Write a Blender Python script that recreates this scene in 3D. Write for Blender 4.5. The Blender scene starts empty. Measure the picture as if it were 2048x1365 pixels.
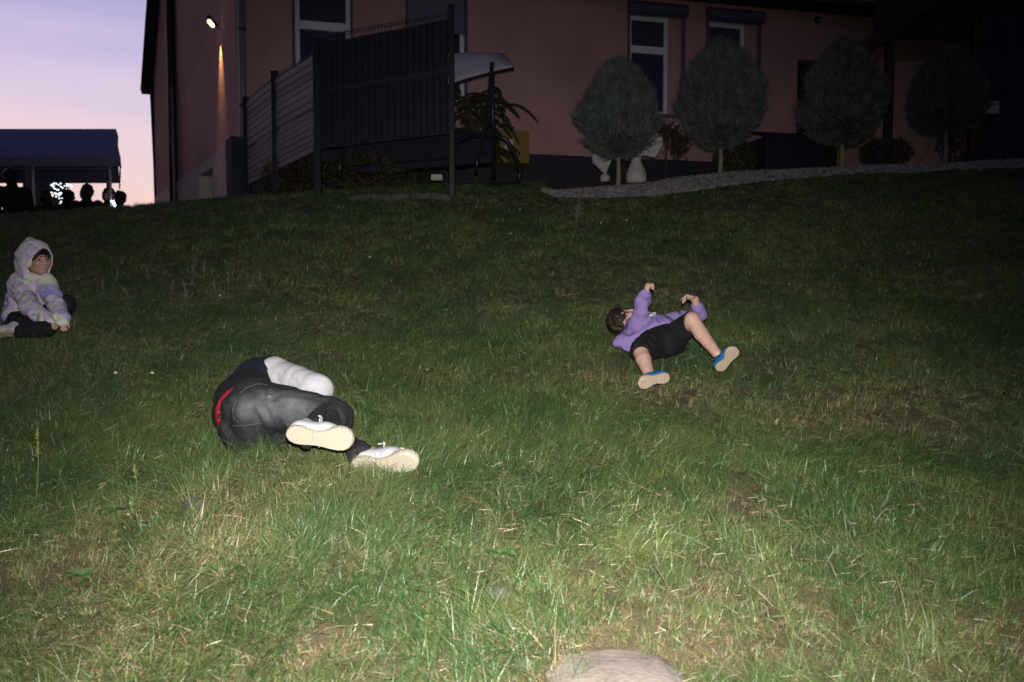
import bpy, bmesh, math, random
import numpy as np
from mathutils import Vector, Matrix
random.seed(7); rng = np.random.default_rng(11)
SC = bpy.context.scene
COL = SC.collection

# ------------------------------------------------------------------ camera
FPX = 1569.0; CAMZ = 1.5; PITCH = math.atan((682.5 - 600.0) / FPX)
cam_d = bpy.data.cameras.new('camera'); cam = bpy.data.objects.new('camera', cam_d); COL.objects.link(cam)
cam_d.sensor_width = 23.5; cam_d.lens = 23.5 * FPX / 2048.0
cam_d.clip_start = 0.05; cam_d.clip_end = 2000
cam.location = (0, 0, CAMZ); cam.rotation_euler = (math.pi/2 - PITCH, 0, 0)
cam_d.dof.use_dof = True; cam_d.dof.focus_distance = 3.9; cam_d.dof.aperture_fstop = 2.0
SC.camera = cam

# ------------------------------------------------------------------ world: dusk sky
world = bpy.data.worlds.new('World'); SC.world = world; world.use_nodes = True
WN = world.node_tree; WN.nodes.clear()
def wn(t, **k):
    n = WN.nodes.new(t)
    for a, v in k.items(): setattr(n, a, v)
    return n
def s2l(r, g, b):
    f = lambda c: (c/255/12.92) if c/255 <= .04045 else ((c/255+.055)/1.055)**2.4
    return (f(r), f(g), f(b), 1)
w_out = wn('ShaderNodeOutputWorld'); w_bg = wn('ShaderNodeBackground'); w_tc = wn('ShaderNodeTexCoord')
w_sep = wn('ShaderNodeSeparateXYZ'); WN.links.new(w_tc.outputs['Generated'], w_sep.inputs[0])
w_ns = wn('ShaderNodeTexNoise'); w_ns.inputs['Scale'].default_value = 2.2; w_ns.inputs['Detail'].default_value = 3
w_mp = wn('ShaderNodeMapping'); w_mp.inputs['Scale'].default_value = (1, 1, 9)
WN.links.new(w_tc.outputs['Generated'], w_mp.inputs[0]); WN.links.new(w_mp.outputs[0], w_ns.inputs[0])
w_m1 = wn('ShaderNodeMath', operation='MULTIPLY_ADD'); w_m1.inputs[1].default_value = .10; w_m1.inputs[2].default_value = -.05
WN.links.new(w_ns.outputs[0], w_m1.inputs[0])
w_ad = wn('ShaderNodeMath', operation='ADD'); WN.links.new(w_sep.outputs['Z'], w_ad.inputs[0]); WN.links.new(w_m1.outputs[0], w_ad.inputs[1])
w_rp = wn('ShaderNodeValToRGB'); el = w_rp.color_ramp.elements
el[0].position = 0.0; el[0].color = s2l(196, 120, 96)
el[1].position = 1.0; el[1].color = s2l(52, 58, 100)
for p, c in ((.075, (246, 196, 176)), (.12, (246, 212, 206)), (.175, (236, 212, 222)), (.23, (222, 203, 226)), (.285, (196, 185, 222)), (.34, (176, 169, 214)), (.40, (158, 153, 203)), (.5, (120, 120, 172)), (.7, (70, 74, 120))):
    e = el.new(p); e.color = s2l(*c)
WN.links.new(w_ad.outputs[0], w_rp.inputs[0])
# the afterglow side of the sky (behind the house, to the left) is bright, the far side is night blue
w_dot = wn('ShaderNodeVectorMath', operation='DOT_PRODUCT'); w_dot.inputs[1].default_value = (-.62, .78, 0)
WN.links.new(w_tc.outputs['Generated'], w_dot.inputs[0])
w_az = wn('ShaderNodeMapRange', interpolation_type='SMOOTHSTEP'); w_az.inputs[1].default_value = .42; w_az.inputs[2].default_value = .965
w_az.inputs[3].default_value = 0.0; w_az.inputs[4].default_value = 1.0
WN.links.new(w_dot.outputs['Value'], w_az.inputs[0])
w_mx = wn('ShaderNodeMix', data_type='RGBA'); w_mx.inputs[6].default_value = (.030, .028, .048, 1)
WN.links.new(w_az.outputs[0], w_mx.inputs[0]); WN.links.new(w_rp.outputs[0], w_mx.inputs[7])
WN.links.new(w_mx.outputs[2], w_bg.inputs[0]); w_bg.inputs[1].default_value = 1.0
WN.links.new(w_bg.outputs[0], w_out.inputs[0])

# ------------------------------------------------------------------ the photographer's flash, the main light of this picture
fl_d = bpy.data.lights.new('camera_flash', 'SPOT'); fl = bpy.data.objects.new('camera_flash', fl_d); COL.objects.link(fl)
fl.location = (0.02, 0.0, CAMZ + .13); fl_d.energy = 1130; fl_d.color = (1.0, .96, .87); fl_d.shadow_soft_size = .022
fl_d.spot_size = math.radians(92); fl_d.spot_blend = 1.0
fl.rotation_euler = (math.pi/2 - math.radians(15), 0, math.radians(1.5))
SC.view_settings.view_transform = 'Standard'; SC.view_settings.look = 'None'; SC.view_settings.exposure = 0; SC.view_settings.gamma = 1
SC.cycles.use_denoising = True
SC.cycles.use_adaptive_sampling = True; SC.cycles.adaptive_threshold = .02
SC.cycles.max_bounces = 3; SC.cycles.diffuse_bounces = 1; SC.cycles.glossy_bounces = 1; SC.cycles.transmission_bounces = 1; SC.cycles.transparent_max_bounces = 6
SC.cycles.sample_clamp_indirect = 2.0

# ------------------------------------------------------------------ helpers
CP, SP = math.cos(PITCH), math.sin(PITCH)
def ray(px, py):
    xr = (px - 1024) / FPX; yr = -(py - 682.5) / FPX
    return np.array([xr, CP + yr*SP, -SP + yr*CP])
def P(px, py, d):                       # the point seen at a place in the photo, d metres ahead
    r = ray(px, py); q = r * (d / r[1]); q[2] += CAMZ
    return q
def nrm(v): v = np.asarray(v, float); return v / np.linalg.norm(v)
def _hash(i): 
    i = (i.astype(np.int64) & 0x7fffffff); i = (i ^ 61) ^ (i >> 16); i = (i + (i << 3)) & 0xffffffff; i = i ^ (i >> 4)
    i = (i * 0x27d4eb2d) & 0xffffffff; i = i ^ (i >> 15); return (i & 0xffff) / 65535.0
def vnoise(p):                          # smooth value noise, -1..1
    p = np.asarray(p, float); f = np.floor(p); u = p - f; u = u*u*(3-2*u); f = f.astype(np.int64) + 1000; r = 0
    for dx in (0, 1):
        for dy in (0, 1):
            for dz in (0, 1):
                w = (u[..., 0] if dx else 1-u[..., 0]) * (u[..., 1] if dy else 1-u[..., 1]) * (u[..., 2] if dz else 1-u[..., 2])
                r = r + w * _hash((f[..., 0]+dx)*73 + (f[..., 1]+dy)*9311 + (f[..., 2]+dz)*577813)
    return r*2 - 1
def n2(x, y, s, o=0): return vnoise(np.stack([np.asarray(x)/s + o, np.asarray(y)/s + o*1.7, np.full_like(np.asarray(x, float), o*.37)], -1))

ORG = {}
def mk(name, verts, faces, mat, parent=None, origin=None, smooth=False):
    me = bpy.data.meshes.new(name)
    v = np.asarray(verts, float).reshape(-1, 3)
    o = np.array(ORG[parent.name]) if parent is not None else np.array(origin if origin is not None else (0, 0, 0), float)
    me.from_pydata((v - o).tolist(), [], faces if isinstance(faces, list) else faces.tolist())
    if smooth: me.polygons.foreach_set('use_smooth', [True]*len(me.polygons))
    me.materials.append(mat); me.update()
    ob = bpy.data.objects.new(name, me); COL.objects.link(ob)
    if parent is not None: ob.parent = parent; ORG[ob.name] = tuple(o)
    else: ob.location = o; ORG[ob.name] = tuple(o)
    return ob
def thing(name, label, cat, loc, group=None):
    o = bpy.data.objects.new(name, None); COL.objects.link(o); o.location = loc; ORG[o.name] = tuple(loc)
    o.empty_display_size = .1
    return tag(o, label, cat, group)
def tag(o, label, cat, group=None):
    o['label'] = label; o['category'] = cat
    if group: o['group'] = group
    return o
def struct(o): o['kind'] = 'structure'; return o
def stuff(o, label=None, cat=None):
    o['kind'] = 'stuff'
    if label: o['label'] = label; o['category'] = cat
    return o

class MB:
    def __init__(s): s.v = []; s.f = []
    def add(s, v, f):
        n = len(s.v); s.v += [tuple(map(float, q)) for q in v]; s.f += [[n+i for i in q] for q in f]; return s
    def obox(s, c, ax, ay, az):         # box from its centre and three half axes
        c, ax, ay, az = map(lambda q: np.asarray(q, float), (c, ax, ay, az))
        v = [c + i*ax + j*ay + k*az for k in (-1, 1) for j in (-1, 1) for i in (-1, 1)]
        return s.add(v, [(0, 2, 3, 1), (4, 5, 7, 6), (0, 1, 5, 4), (2, 6, 7, 3), (0, 4, 6, 2), (1, 3, 7, 5)])
    def tube(s, pts, r, n=8, cap=True):
        pts = [np.asarray(p, float) for p in pts]; m = len(pts)
        rr = r if hasattr(r, '__len__') else [r]*m
        V = []; up = None
        for i, p in enumerate(pts):
            t = nrm(pts[min(i+1, m-1)] - pts[max(i-1, 0)])
            a = np.array([0, 0, 1.]) if abs(t[2]) < .9 else np.array([1., 0, 0])
            if up is not None: a = up
            u = a - t*np.dot(a, t); u = nrm(u); up = u; w = np.cross(t, u)
            V += [p + rr[i]*(math.cos(2*math.pi*k/n)*u + math.sin(2*math.pi*k/n)*w) for k in range(n)]
        F = [(i*n+k, i*n+(k+1) % n, (i+1)*n+(k+1) % n, (i+1)*n+k) for i in range(m-1) for k in range(n)]
        if cap: F += [tuple(range(n-1, -1, -1)), tuple((m-1)*n+k for k in range(n))]
        return s.add(V, F)
    def lathe(s, c, prof, n=24, flute=0, nf=12):
        c = np.asarray(c, float); V = []
        for r, z in prof:
            for k in range(n):
                a = 2*math.pi*k/n; q = r*(1 + flute*abs(math.cos(a*nf/2)))
                V.append(c + np.array([q*math.cos(a), q*math.sin(a), z]))
        m = len(prof)
        F = [(i*n+k, i*n+(k+1) % n, (i+1)*n+(k+1) % n, (i+1)*n+k) for i in range(m-1) for k in range(n)]
        F += [tuple(range(n-1, -1, -1)), tuple((m-1)*n+k for k in range(n))]
        return s.add(V, F)
    def build(s, name, mat, parent=None, origin=None, smooth=False): return mk(name, s.v, s.f, mat, parent, origin, smooth)
def bevel(o, w=.01, seg=2):
    m = o.modifiers.new('bevel', 'BEVEL'); m.width = w; m.segments = seg; m.limit_method = 'ANGLE'; return o

# ------------------------------------------------------------------ materials
def lin(c): return (c[0], c[1], c[2], 1)
def mat(name, col, rough=.7, var=0.0, vscale=6, bump=0.0, bscale=60, col2=None, metal=0, spec=.4, coord='Object', emit=None):
    m = bpy.data.materials.new(name); m.use_nodes = True; nt = m.node_tree; b = nt.nodes['Principled BSDF']
    b.inputs['Base Color'].default_value = lin(col); b.inputs['Roughness'].default_value = rough; b.inputs['Metallic'].default_value = metal
    b.inputs['Specular IOR Level'].default_value = spec
    if emit: b.inputs['Emission Color'].default_value = lin(emit[0]); b.inputs['Emission Strength'].default_value = emit[1]
    tc = nt.nodes.new('ShaderNodeTexCoord')
    if var or col2:
        n = nt.nodes.new('ShaderNodeTexNoise'); n.inputs['Scale'].default_value = vscale; n.inputs['Detail'].default_value = 5; n.inputs['Roughness'].default_value = .65
        nt.links.new(tc.outputs[coord], n.inputs[0]); r = nt.nodes.new('ShaderNodeValToRGB'); nt.links.new(n.outputs[0], r.inputs[0])
        c2 = col2 if col2 else tuple(min(1, c*(1+var)) for c in col); c1 = col if col2 else tuple(c*(1-var) for c in col)
        r.color_ramp.elements[0].position = .32; r.color_ramp.elements[0].color = lin(c1); r.color_ramp.elements[1].position = .68; r.color_ramp.elements[1].color = lin(c2)
        nt.links.new(r.outputs[0], b.inputs['Base Color'])
    if bump:
        n = nt.nodes.new('ShaderNodeTexNoise'); n.inputs['Scale'].default_value = bscale; n.inputs['Detail'].default_value = 4
        nt.links.new(tc.outputs[coord], n.inputs[0]); bp = nt.nodes.new('ShaderNodeBump'); bp.inputs['Strength'].default_value = bump; bp.inputs['Distance'].default_value = .01
        nt.links.new(n.outputs[0], bp.inputs['Height']); nt.links.new(bp.outputs[0], b.inputs['Normal'])
    return m
M = {}
M['stucco'] = mat('salmon_stucco', (.50, .29, .28), .9, .14, .9, .06, 140)
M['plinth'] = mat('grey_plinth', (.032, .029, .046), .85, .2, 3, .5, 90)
M['plinth_skylit'] = mat('skylit_plinth', (.55, .45, .46), .85, .12, 3, .5, 90)  # same plinth as the front, skylight on the gable side painted in as paler colour
M['upvc'] = mat('white_upvc', (.78, .80, .88), .35)
M['glass'] = mat('window_glass', (.016, .020, .060), .06, spec=.8)
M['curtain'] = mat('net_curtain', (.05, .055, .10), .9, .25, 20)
M['reveal'] = mat('reveal_trim', (.16, .13, .17), .8, .1, 5)
M['roller'] = mat('roller_box', (.085, .09, .16), .45, .1, 5)
M['shutter'] = mat('shutter_slats', (.16, .17, .25), .5, .08, 4)
M['rooftile'] = mat('dark_roof', (.035, .03, .035), .8, .3, 8, .4, 30)
M['wood'] = mat('dark_wood', (.05, .022, .018), .7, .35, 5, .3, 40)
M['pipe'] = mat('grey_pipe', (.20, .21, .24), .45, .15, 12, metal=.2)
M['pipe_dark'] = mat('dark_pipe', (.03, .03, .04), .5)
M['navy_door'] = mat('navy_boards', (.02, .022, .05), .6, .2, 4)
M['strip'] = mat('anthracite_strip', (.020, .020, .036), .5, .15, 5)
M['wire'] = mat('anthracite_wire', (.05, .05, .065), .45); M['strip_skylit'] = mat('skylit_side_strip', (.13, .115, .14), .6, .2, 4)  # side strips are the same fence, lightened: sky light put into their colour
M['postm'] = mat('anthracite_post', (.010, .010, .018), .5)
M['concrete'] = mat('concrete', (.09, .085, .082), .9, .25, 9, .6, 50)
M['bark'] = mat('pale_bark', (.30, .27, .16), .9, .3, 30, .6, 60)
M['darkbark'] = mat('dark_bark', (.07, .05, .035), .9, .3, 20, .6, 60)
M['cypress'] = mat('cypress_spray', (.056, .078, .070), .75, col2=(.16, .195, .175), vscale=6)
M['leafdark'] = mat('dark_leaf', (.022, .034, .014), .6, col2=(.05, .065, .025), vscale=9)
M['leafred'] = mat('russet_leaf', (.055, .03, .018), .6, col2=(.04, .05, .02), vscale=8)
M['white_stone'] = mat('white_cast_stone', (.52, .50, .50), .75, .12, 14, .3, 60)
M['gasbox'] = mat('yellow_cabinet', (.28, .18, .04), .5, .06, 4)
M['label'] = mat('white_label', (.6, .62, .66), .5)
M['black'] = mat('black_print', (.01, .01, .01), .5)
M['red'] = mat('red_dot', (.4, .02, .015), .5)
M['tube'] = mat('black_tube', (.02, .02, .022), .3)
M['cushion'] = mat('dark_cushion', (.022, .022, .045), .9, .2, 8)
M['canopy'] = mat('grey_canopy', (.50, .48, .58), .8, .12, 5)
M['gravel'] = mat('gravel', (.13, .12, .12), .9, col2=(.36, .34, .33), vscale=9, bump=.4, bscale=70)
M['tentroof'] = mat('tent_roof', (.22, .25, .52), .7, .06, 2)
M['tentside'] = mat('tent_side', (.22, .22, .30), .8, .06, 2)
M['dark_cloth'] = mat('dark_cloth', (.016, .015, .02), .9)
M['brownhair'] = mat('dark_brown_hair', (.02, .010, .007), .5, .4, 60, .5, 90)
M['skin'] = mat('skin', (.56, .345, .285), .5, .14, 22, .12, 160)
M['sandstone'] = mat('bare_stone', (.19, .16, .145), .95, col2=(.27, .23, .21), vscale=16, bump=.4, bscale=70)

# ------------------------------------------------------------------ terrain
_cp = [P(*q) for q in ((-100, 1365, 2.1), (1024, 1365, 2.0), (2148, 1365, 2.05), (450, 905, 3.45), (760, 950, 3.15), (1024, 950, 3.3),
      (1700, 950, 3.3), (2100, 950, 3.45), (0, 950, 3.45), (1300, 775, 4.6), (1450, 750, 4.75), (1240, 690, 5.3), (700, 760, 4.9), (100, 668, 5.5), (1900, 745, 4.9),
      (300, 560, 7.2), (1000, 555, 7.2), (1800, 555, 7.2), (905, 395, 9.9), (640, 395, 10.4), (500, 402, 12.4), (330, 416, 12.0), (240, 426, 11.6), (0, 434, 10.4),
      (1090, 396, 10.2), (1300, 395, 10.1), (1500, 367, 10.5), (2048, 342, 11.0), (1235, 372, 11.0), (1440, 350, 11.4), (1683, 338, 11.8), (1890, 327, 12.8))]
_cp += [np.array(q, float) for q in ((0, 0, 0.02), (4, 0, 0.0), (-4, 0, 0.05), (0, -4, -.3), (-8.3, 14.2, 2.05), (-12, 14.5, 2.05), (-9.5, 18, 2.25), (-6.2, 15.5, 2.85),
      (-9.2, 20.5, 2.9), (-3.8, 13.4, 3.15), (0, 13.6, 3.42), (3, 14.5, 3.5), (7, 15, 3.75), (11, 14, 3.9), (9, 9, 2.7), (9, 5, .9), (-8, 6, .9), (-9, 9, 2.0), (2, 20, 3.6), (12, 20, 3.9), (-15, 22, 2.1), (-16, 12, 1.9))]
_cp = np.array(_cp)
def _phi(r2): return np.where(r2 > 1e-12, .5*r2*np.log(np.maximum(r2, 1e-12)), 0)
_D = ((_cp[:, None, :2] - _cp[None, :, :2])**2).sum(-1); _n = len(_cp)
_A = np.zeros((_n+3, _n+3)); _A[:_n, :_n] = _phi(_D) + .02*np.eye(_n); _A[:_n, _n] = 1; _A[:_n, _n+1:] = _cp[:, :2]; _A[_n:, :_n] = _A[:_n, _n:].T
_w = np.linalg.solve(_A, np.concatenate([_cp[:, 2], np.zeros(3)]))
def G(x, y):
    x = np.asarray(x, float); y = np.asarray(y, float); sh = x.shape; X = x.ravel(); Y = y.ravel(); out = np.empty(len(X))
    for i in range(0, len(X), 20000):
        a, b = X[i:i+20000], Y[i:i+20000]
        xc = np.clip(a, -17, 13); yc = np.clip(b, -4.5, 22)
        d2 = (xc[:, None]-_cp[None, :, 0])**2 + (yc[:, None]-_cp[None, :, 1])**2
        z = _phi(d2) @ _w[:_n] + _w[_n] + _w[_n+1]*xc + _w[_n+2]*yc
        far = np.hypot(a-xc, b-yc); k = np.exp(-far/25.0)
        out[i:i+20000] = z*k + 1.6*(1-k) + .018*n2(a, b, .55, 3)*k + .009*n2(a, b, .2, 8)*k
    return out.reshape(sh)
def g1(x, y): return float(G(np.array([x]), np.array([y]))[0])
def hit(px, py):                        # where the lawn is seen at a place in the photo
    r = ray(px, py); t = np.linspace(1.0, 16, 1500); q = r[None]*t[:, None]; q[:, 2] += CAMZ
    k = np.argmax(q[:, 2] < G(q[:, 0], q[:, 1])); return q[k]

xs = np.unique(np.concatenate([np.linspace(-7, 7, 141), np.linspace(-20, 20, 100), np.sign(np.linspace(-1, 1, 41))*20*(1+np.abs(np.linspace(-1, 1, 41))**2*30)]))
ys = np.unique(np.concatenate([np.linspace(.5, 14, 150), np.linspace(-10, 30, 80), 30+np.linspace(0, 1, 24)**2*700, -10-np.linspace(0, 1, 14)**2*300]))
XX, YY = np.meshgrid(xs, ys, indexing='ij'); ZZ = G(XX, YY)
gv = np.stack([XX, YY, ZZ], -1).reshape(-1, 3); ny = len(ys)
ii, jj = np.meshgrid(np.arange(len(xs)-1), np.arange(ny-1), indexing='ij'); a = (ii*ny+jj).ravel()
gm = mat('soil', (.055, .045, .026), .95, col2=(.13, .105, .06), vscale=7, bump=.8, bscale=45)
ground = struct(mk('ground', gv, np.stack([a, a+ny, a+ny+1, a+1], 1), gm, smooth=True))

# ------------------------------------------------------------------ house
HC = np.array([-4.44, 12.8]); FD = nrm([.976, .219]); FN = np.array([FD[1], -FD[0]]); SD = nrm([-.54, .84]); SN = np.array([-SD[1], SD[0]])
def FW(s, z, out=0): q = HC + s*FD + out*FN; return np.array([q[0], q[1], z])
def SW(t, z, out=0): q = HC + t*SD + out*SN; return np.array([q[0], q[1], z])
house = thing('house', 'salmon stucco house with dark plinth, tall white windows and steep dark roof', 'house', (HC[0], HC[1], 3.0))
ZB, ZP, ZE = 2.2, 4.04, 7.06
wins = [(.93, 1.82, 4.85, 6.6), (2.76, 3.73, 4.85, 6.75), (6.70, 7.72, 4.85, 6.6), (8.22, 9.24, 4.85, 6.6)]
door = (10.05, 11.05, 3.72, 6.02)
def holed(mb, fw, u0, u1, z0, z1, holes, depth):
    us = sorted({u0, u1, *[h[0] for h in holes], *[h[1] for h in holes]}); zs = sorted({z0, z1, *[h[2] for h in holes], *[h[3] for h in holes]})
    for i in range(len(us)-1):
        for j in range(len(zs)-1):
            cu, cz = (us[i]+us[i+1])/2, (zs[j]+zs[j+1])/2
            if any(h[0] < cu < h[1] and h[2] < cz < h[3] for h in holes): continue
            mb.add([fw(us[i], zs[j]), fw(us[i+1], zs[j]), fw(us[i+1], zs[j+1]), fw(us[i], zs[j+1])], [(0, 1, 2, 3)])
    for h in holes:
        c = [(h[0], h[2]), (h[1], h[2]), (h[1], h[3]), (h[0], h[3])]
        for k in range(4):
            p, q = c[k], c[(k+1) % 4]
            mb.add([fw(*p), fw(*q), fw(*q, -depth), fw(*p, -depth)], [(0, 1, 2, 3)])
mb = MB(); holed(mb, FW, 0, 19, ZP-.02, ZE+.3, wins + [(door[0], door[1], ZP-.02, door[3])], .30)
mb.build('wall', M['stucco'], house)
SL = 8.1; ZR = 7.2 + 4.05*math.tan(math.radians(53))
mb = MB(); mb.add([SW(0, ZP), SW(SL, ZP), SW(SL, 7.2), SW(SL/2, ZR), SW(0, 7.2)], [(0, 4, 3, 2, 1)])
mb.add([SW(SL, ZB), FW(19, ZB, -8), FW(19, 7.2, -8), SW(SL, 7.2)], [(0, 3, 2, 1)])
mb.add([FW(19, ZB, 0), FW(19, ZB, -8), FW(19, 7.2, -8), FW(19, 7.2, 0)], [(0, 1, 2, 3)])
mb.build('wall', M['stucco'], house)
mb = MB()
for a_, b_ in ((-.03, door[0]), (door[1], 19)):
    mb.obox((FW(a_, 0, .0)+FW(b_, 0, .0))/2 + np.array([0, 0, (ZB+ZP)/2]), (FW(b_, 0)-FW(a_, 0))/2, np.array([FN[0], FN[1], 0])*.035, (0, 0, (ZP-ZB)/2))
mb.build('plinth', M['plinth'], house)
# side plinth with a cellar door recess
cd = (1.55, 2.75, ZB, 3.86)
mb = MB(); holed(mb, lambda t, z, o=0: SW(t, z, .045+o), .12, SL, ZB, ZP, [cd], .4)
mb.add([SW(.12, ZP, .045), SW(SL, ZP, .045), SW(SL, ZP, -.01), SW(.12, ZP, -.01)], [(0, 1, 2, 3)])
mb.build('plinth', M['plinth_skylit'], house)
MB().obox((SW(cd[0], 0, -.2)+SW(cd[1]-.12, 0, -.2))/2 + np.array([0, 0, (ZB+3.68)/2]), (SW(cd[1]-.16, 0)-SW(cd[0], 0))/2, np.array([SN[0], SN[1], 0])*.03, (0, 0, (3.68-ZB)/2)).build('cellar_door', M['pipe'], house)
MB().obox(SW(-.10, 3.1, .03), np.array([SD[0], SD[1], 0])*.2, np.array([SN[0], SN[1], 0])*.12, (0, 0, .97)).build('corner_pier', M['plinth'], house)
# roof
def slab(mb, q, th):
    q = [np.asarray(c, float) for c in q]; n = nrm(np.cross(q[1]-q[0], q[3]-q[0])); lo = [c - n*th for c in q]
    return mb.add(q + lo, [(0, 1, 2, 3), (7, 6, 5, 4), (0, 4, 5, 1), (1, 5, 6, 2), (2, 6, 7, 3), (3, 7, 4, 0)])
TA = math.tan(math.radians(53))
def rp(t, o, zoff=.12):                  # a point on the verge line of the gable, pushed out by o
    return SW(t, 7.2 + (SL/2 - abs(t-SL/2))*TA + zoff, o)
fr0, rd0, bk0 = rp(-.32, .22), rp(SL/2, .22), rp(SL+.42, .22)
run = np.array([FD[0], FD[1], 0])*20
mb = MB(); slab(mb, [fr0, fr0+run, rd0+run, rd0], .16); slab(mb, [rd0, rd0+run, bk0+run, bk0], .16)
mb.build('roof', M['rooftile'], house)
mb = MB(); mb.tube([FW(-.4, 7.0, .42), FW(19, 7.0, .42)], .065, 8); mb.build('gutter', M['pipe'], house, smooth=True)
mb = MB(); mb.obox((FW(0, 7.08, .2)+FW(19, 7.08, .2))/2, (FW(19, 0)-FW(0, 0))/2, np.array([FN[0], FN[1], 0])*.19, (0, 0, .03)); mb.build('soffit', M['wood'], house)
# windows
def window(s0, s1, z0, z1, shutter=None, reveal=True, hand=0):
    dep = -.13; fwid = .075
    mb = MB(); w = np.array([FD[0], FD[1], 0]); n = np.array([FN[0], FN[1], 0])
    gs1 = s1 - (.24 if reveal else 0)
    cs, cz = (s0+gs1)/2, (z0+z1)/2; hw, hh = (gs1-s0)/2, (z1-z0)/2
    mb.obox(FW(s0+fwid/2, cz, dep), w*fwid/2, n*.035, (0, 0, hh)); mb.obox(FW(gs1-fwid/2, cz, dep), w*fwid/2, n*.035, (0, 0, hh))
    for zz, t in ((z0+fwid/2, fwid), (z1-fwid/2, fwid), (z0+hh*1.33, .13)):
        mb.obox(FW(cs, zz, dep), w*(hw-fwid), n*.033, (0, 0, t/2))
    fr = bevel(mb.build('window', M['upvc'], house), .008)
    zt = z0+hh*1.33
    MB().obox(FW(cs, (z0+zt)/2, dep-.012), w*(hw-fwid), n*.006, (0, 0, (zt-z0)/2-.06)).build('pane', M['glass'], fr)
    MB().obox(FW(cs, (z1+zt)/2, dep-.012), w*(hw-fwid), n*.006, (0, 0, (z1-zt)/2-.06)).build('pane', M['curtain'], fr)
    if reveal: MB().obox(FW((gs1+s1)/2+.01, cz, -.17), w*((s1-gs1)/2), n*.06, (0, 0, hh)).build('trim', M['stucco'], fr)
    MB().obox(FW((s0+s1)/2, z0-.025, -.02), w*((s1-s0)/2+.04), n*.10, (0, 0, .024)).build('sill', M['reveal'], fr)
    # side guide rails of the roller shutter
    for sx in (s0+.012, s1-.012):
        MB().obox(FW(sx-.03 if sx < cs else sx+.03, cz, .012), w*.022, n*.02, (0, 0, hh)).build('guide_rail', M['roller'], fr)
    if shutter:
        mb = MB(); k = 0; z = z1
        while z > shutter:
            mb.obox(FW((s0+s1)/2, z-.021, -.03), w*((s1-s0)/2-.01), n*(.012 if k % 2 else .014), (0, 0, .019)); z -= .041; k += 1
        mb.build('shutter', M['shutter'], fr)
    else:
        pts = [FW(s0-.05, z1+.09, .05), FW(s1+.05, z1+.09, .05)]
        MB().tube(pts, .115, 16).build('roller_box', M['roller'], fr, smooth=False)
    return fr
window(*wins[0][:2], *wins[0][2:], reveal=False); window(*wins[1][:2], *wins[1][2:], shutter=6.02, reveal=False)
window(*wins[2][:2], *wins[2][2:]); window(*wins[3][:2], *wins[3][2:])
dm = MB().obox(FW((door[0]+door[1])/2, (door[2]+door[3])/2, -.2), np.array([FD[0], FD[1], 0])*.5, np.array([FN[0], FN[1], 0])*.03, (0, 0, 1.15)).build('door', M['wood'], house)
MB().tube([FW(door[0]+.12, 4.75, -.12), FW(door[0]+.12, 4.95, -.12)], .012, 8).build('handle', M['pipe'], dm)
# pipes
MB().tube([FW(.12, 7.0, .10), FW(.12, 2.95, .10)], .058, 12).build('downpipe', M['pipe'], house, smooth=True)
for z in (3.4, 4.6, 5.8): MB().lathe(FW(.12, z, .10), [(.064, -.02), (.068, 0), (.064, .02)], 12).build('pipe_bracket', M['pipe_dark'], house)
MB().tube([SW(5.15, 10.5, .09), SW(5.15, 2.6, .09)], .085, 12).build('downpipe', M['pipe_dark'], house, smooth=True)
MB().tube([SW(4.92, 6.0, .12), SW(4.92, 2.6, .12)], .03, 8).build('conduit', M['pipe'], house, smooth=True)
MB().tube([SW(5.6, 10.5, .03), SW(5.6, 4.75, .03)], .05, 8).build('conduit', M['reveal'], house, smooth=True)
b0 = P(300, 149, 19.7); MB().tube([b0+np.array([-.06, 0, .08]), b0+np.array([.02, 0, -.05]), P(305, 200, 19.7), P(311, 330, 19.7), P(314, 425, 19.7)], .055, 10).build('downpipe', M['pipe_dark'], house, smooth=True)
MB().tube([bk0+np.array([.05, -.1, -.10]), bk0+run*.5+np.array([0, 0, -.1])], .07, 8).build('gutter', M['pipe_dark'], house, smooth=True)

# wall lamp, lit
lp = SW(.98, 6.08, 0); lamp = thing('wall_lamp', 'lit outdoor floodlight on the gable wall above the cellar door', 'lamp', tuple(lp))
s3, n3 = np.array([SD[0], SD[1], 0]), np.array([SN[0], SN[1], 0])
hd = lp + n3*.15 + np.array([0, 0, .09])
M['lamp_on'] = mat('lit_diode', (1, .9, .7), .4, emit=((1, .74, .40), 3.2))
axl = nrm(np.array([.62, 0, -.62]) + n3*.1)
MB().tube([hd-axl*.075, hd-axl*.05, hd+axl*.05, hd+axl*.075], [.018, .036, .036, .018], 10).build('lens', M['lamp_on'], lamp, smooth=True)
MB().tube([hd-axl*.1+np.array([0, .04, .05]), hd+axl*.11+np.array([0, .04, .05])], .045, 8).build('housing', M['pipe_dark'], lamp)
MB().tube([lp+np.array([0, 0, .02]), lp+n3*.05+np.array([0, 0, .03]), hd+np.array([0, 0, -.03])], .014, 8).build('bracket', M['pipe'], lamp)
ld = bpy.data.lights.new('lamp_beam', 'SPOT'); lo_ = bpy.data.objects.new('lamp_beam', ld); COL.objects.link(lo_); lo_.parent = lamp
ld.energy = 110; ld.color = (1, .60, .26); ld.spot_size = math.radians(38); ld.spot_blend = 1.0; ld.shadow_soft_size = .015
lo_.location = tuple(n3*.10 + np.array([0, 0, -.06])); lo_.rotation_euler = (0, 0, 0)
dv = Vector(tuple(-n3*.16 + np.array([0, 0, -1.]))); lo_.rotation_euler = dv.to_track_quat('-Z', 'Y').to_euler()
ld2 = bpy.data.lights.new('lamp_glow', 'POINT'); lo2 = bpy.data.objects.new('lamp_glow', ld2); COL.objects.link(lo2); lo2.parent = lamp
ld2.energy = .004; ld2.color = (1, .7, .4); ld2.shadow_soft_size = .06; lo2.location = tuple(hd - lp + n3*.12)

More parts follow.
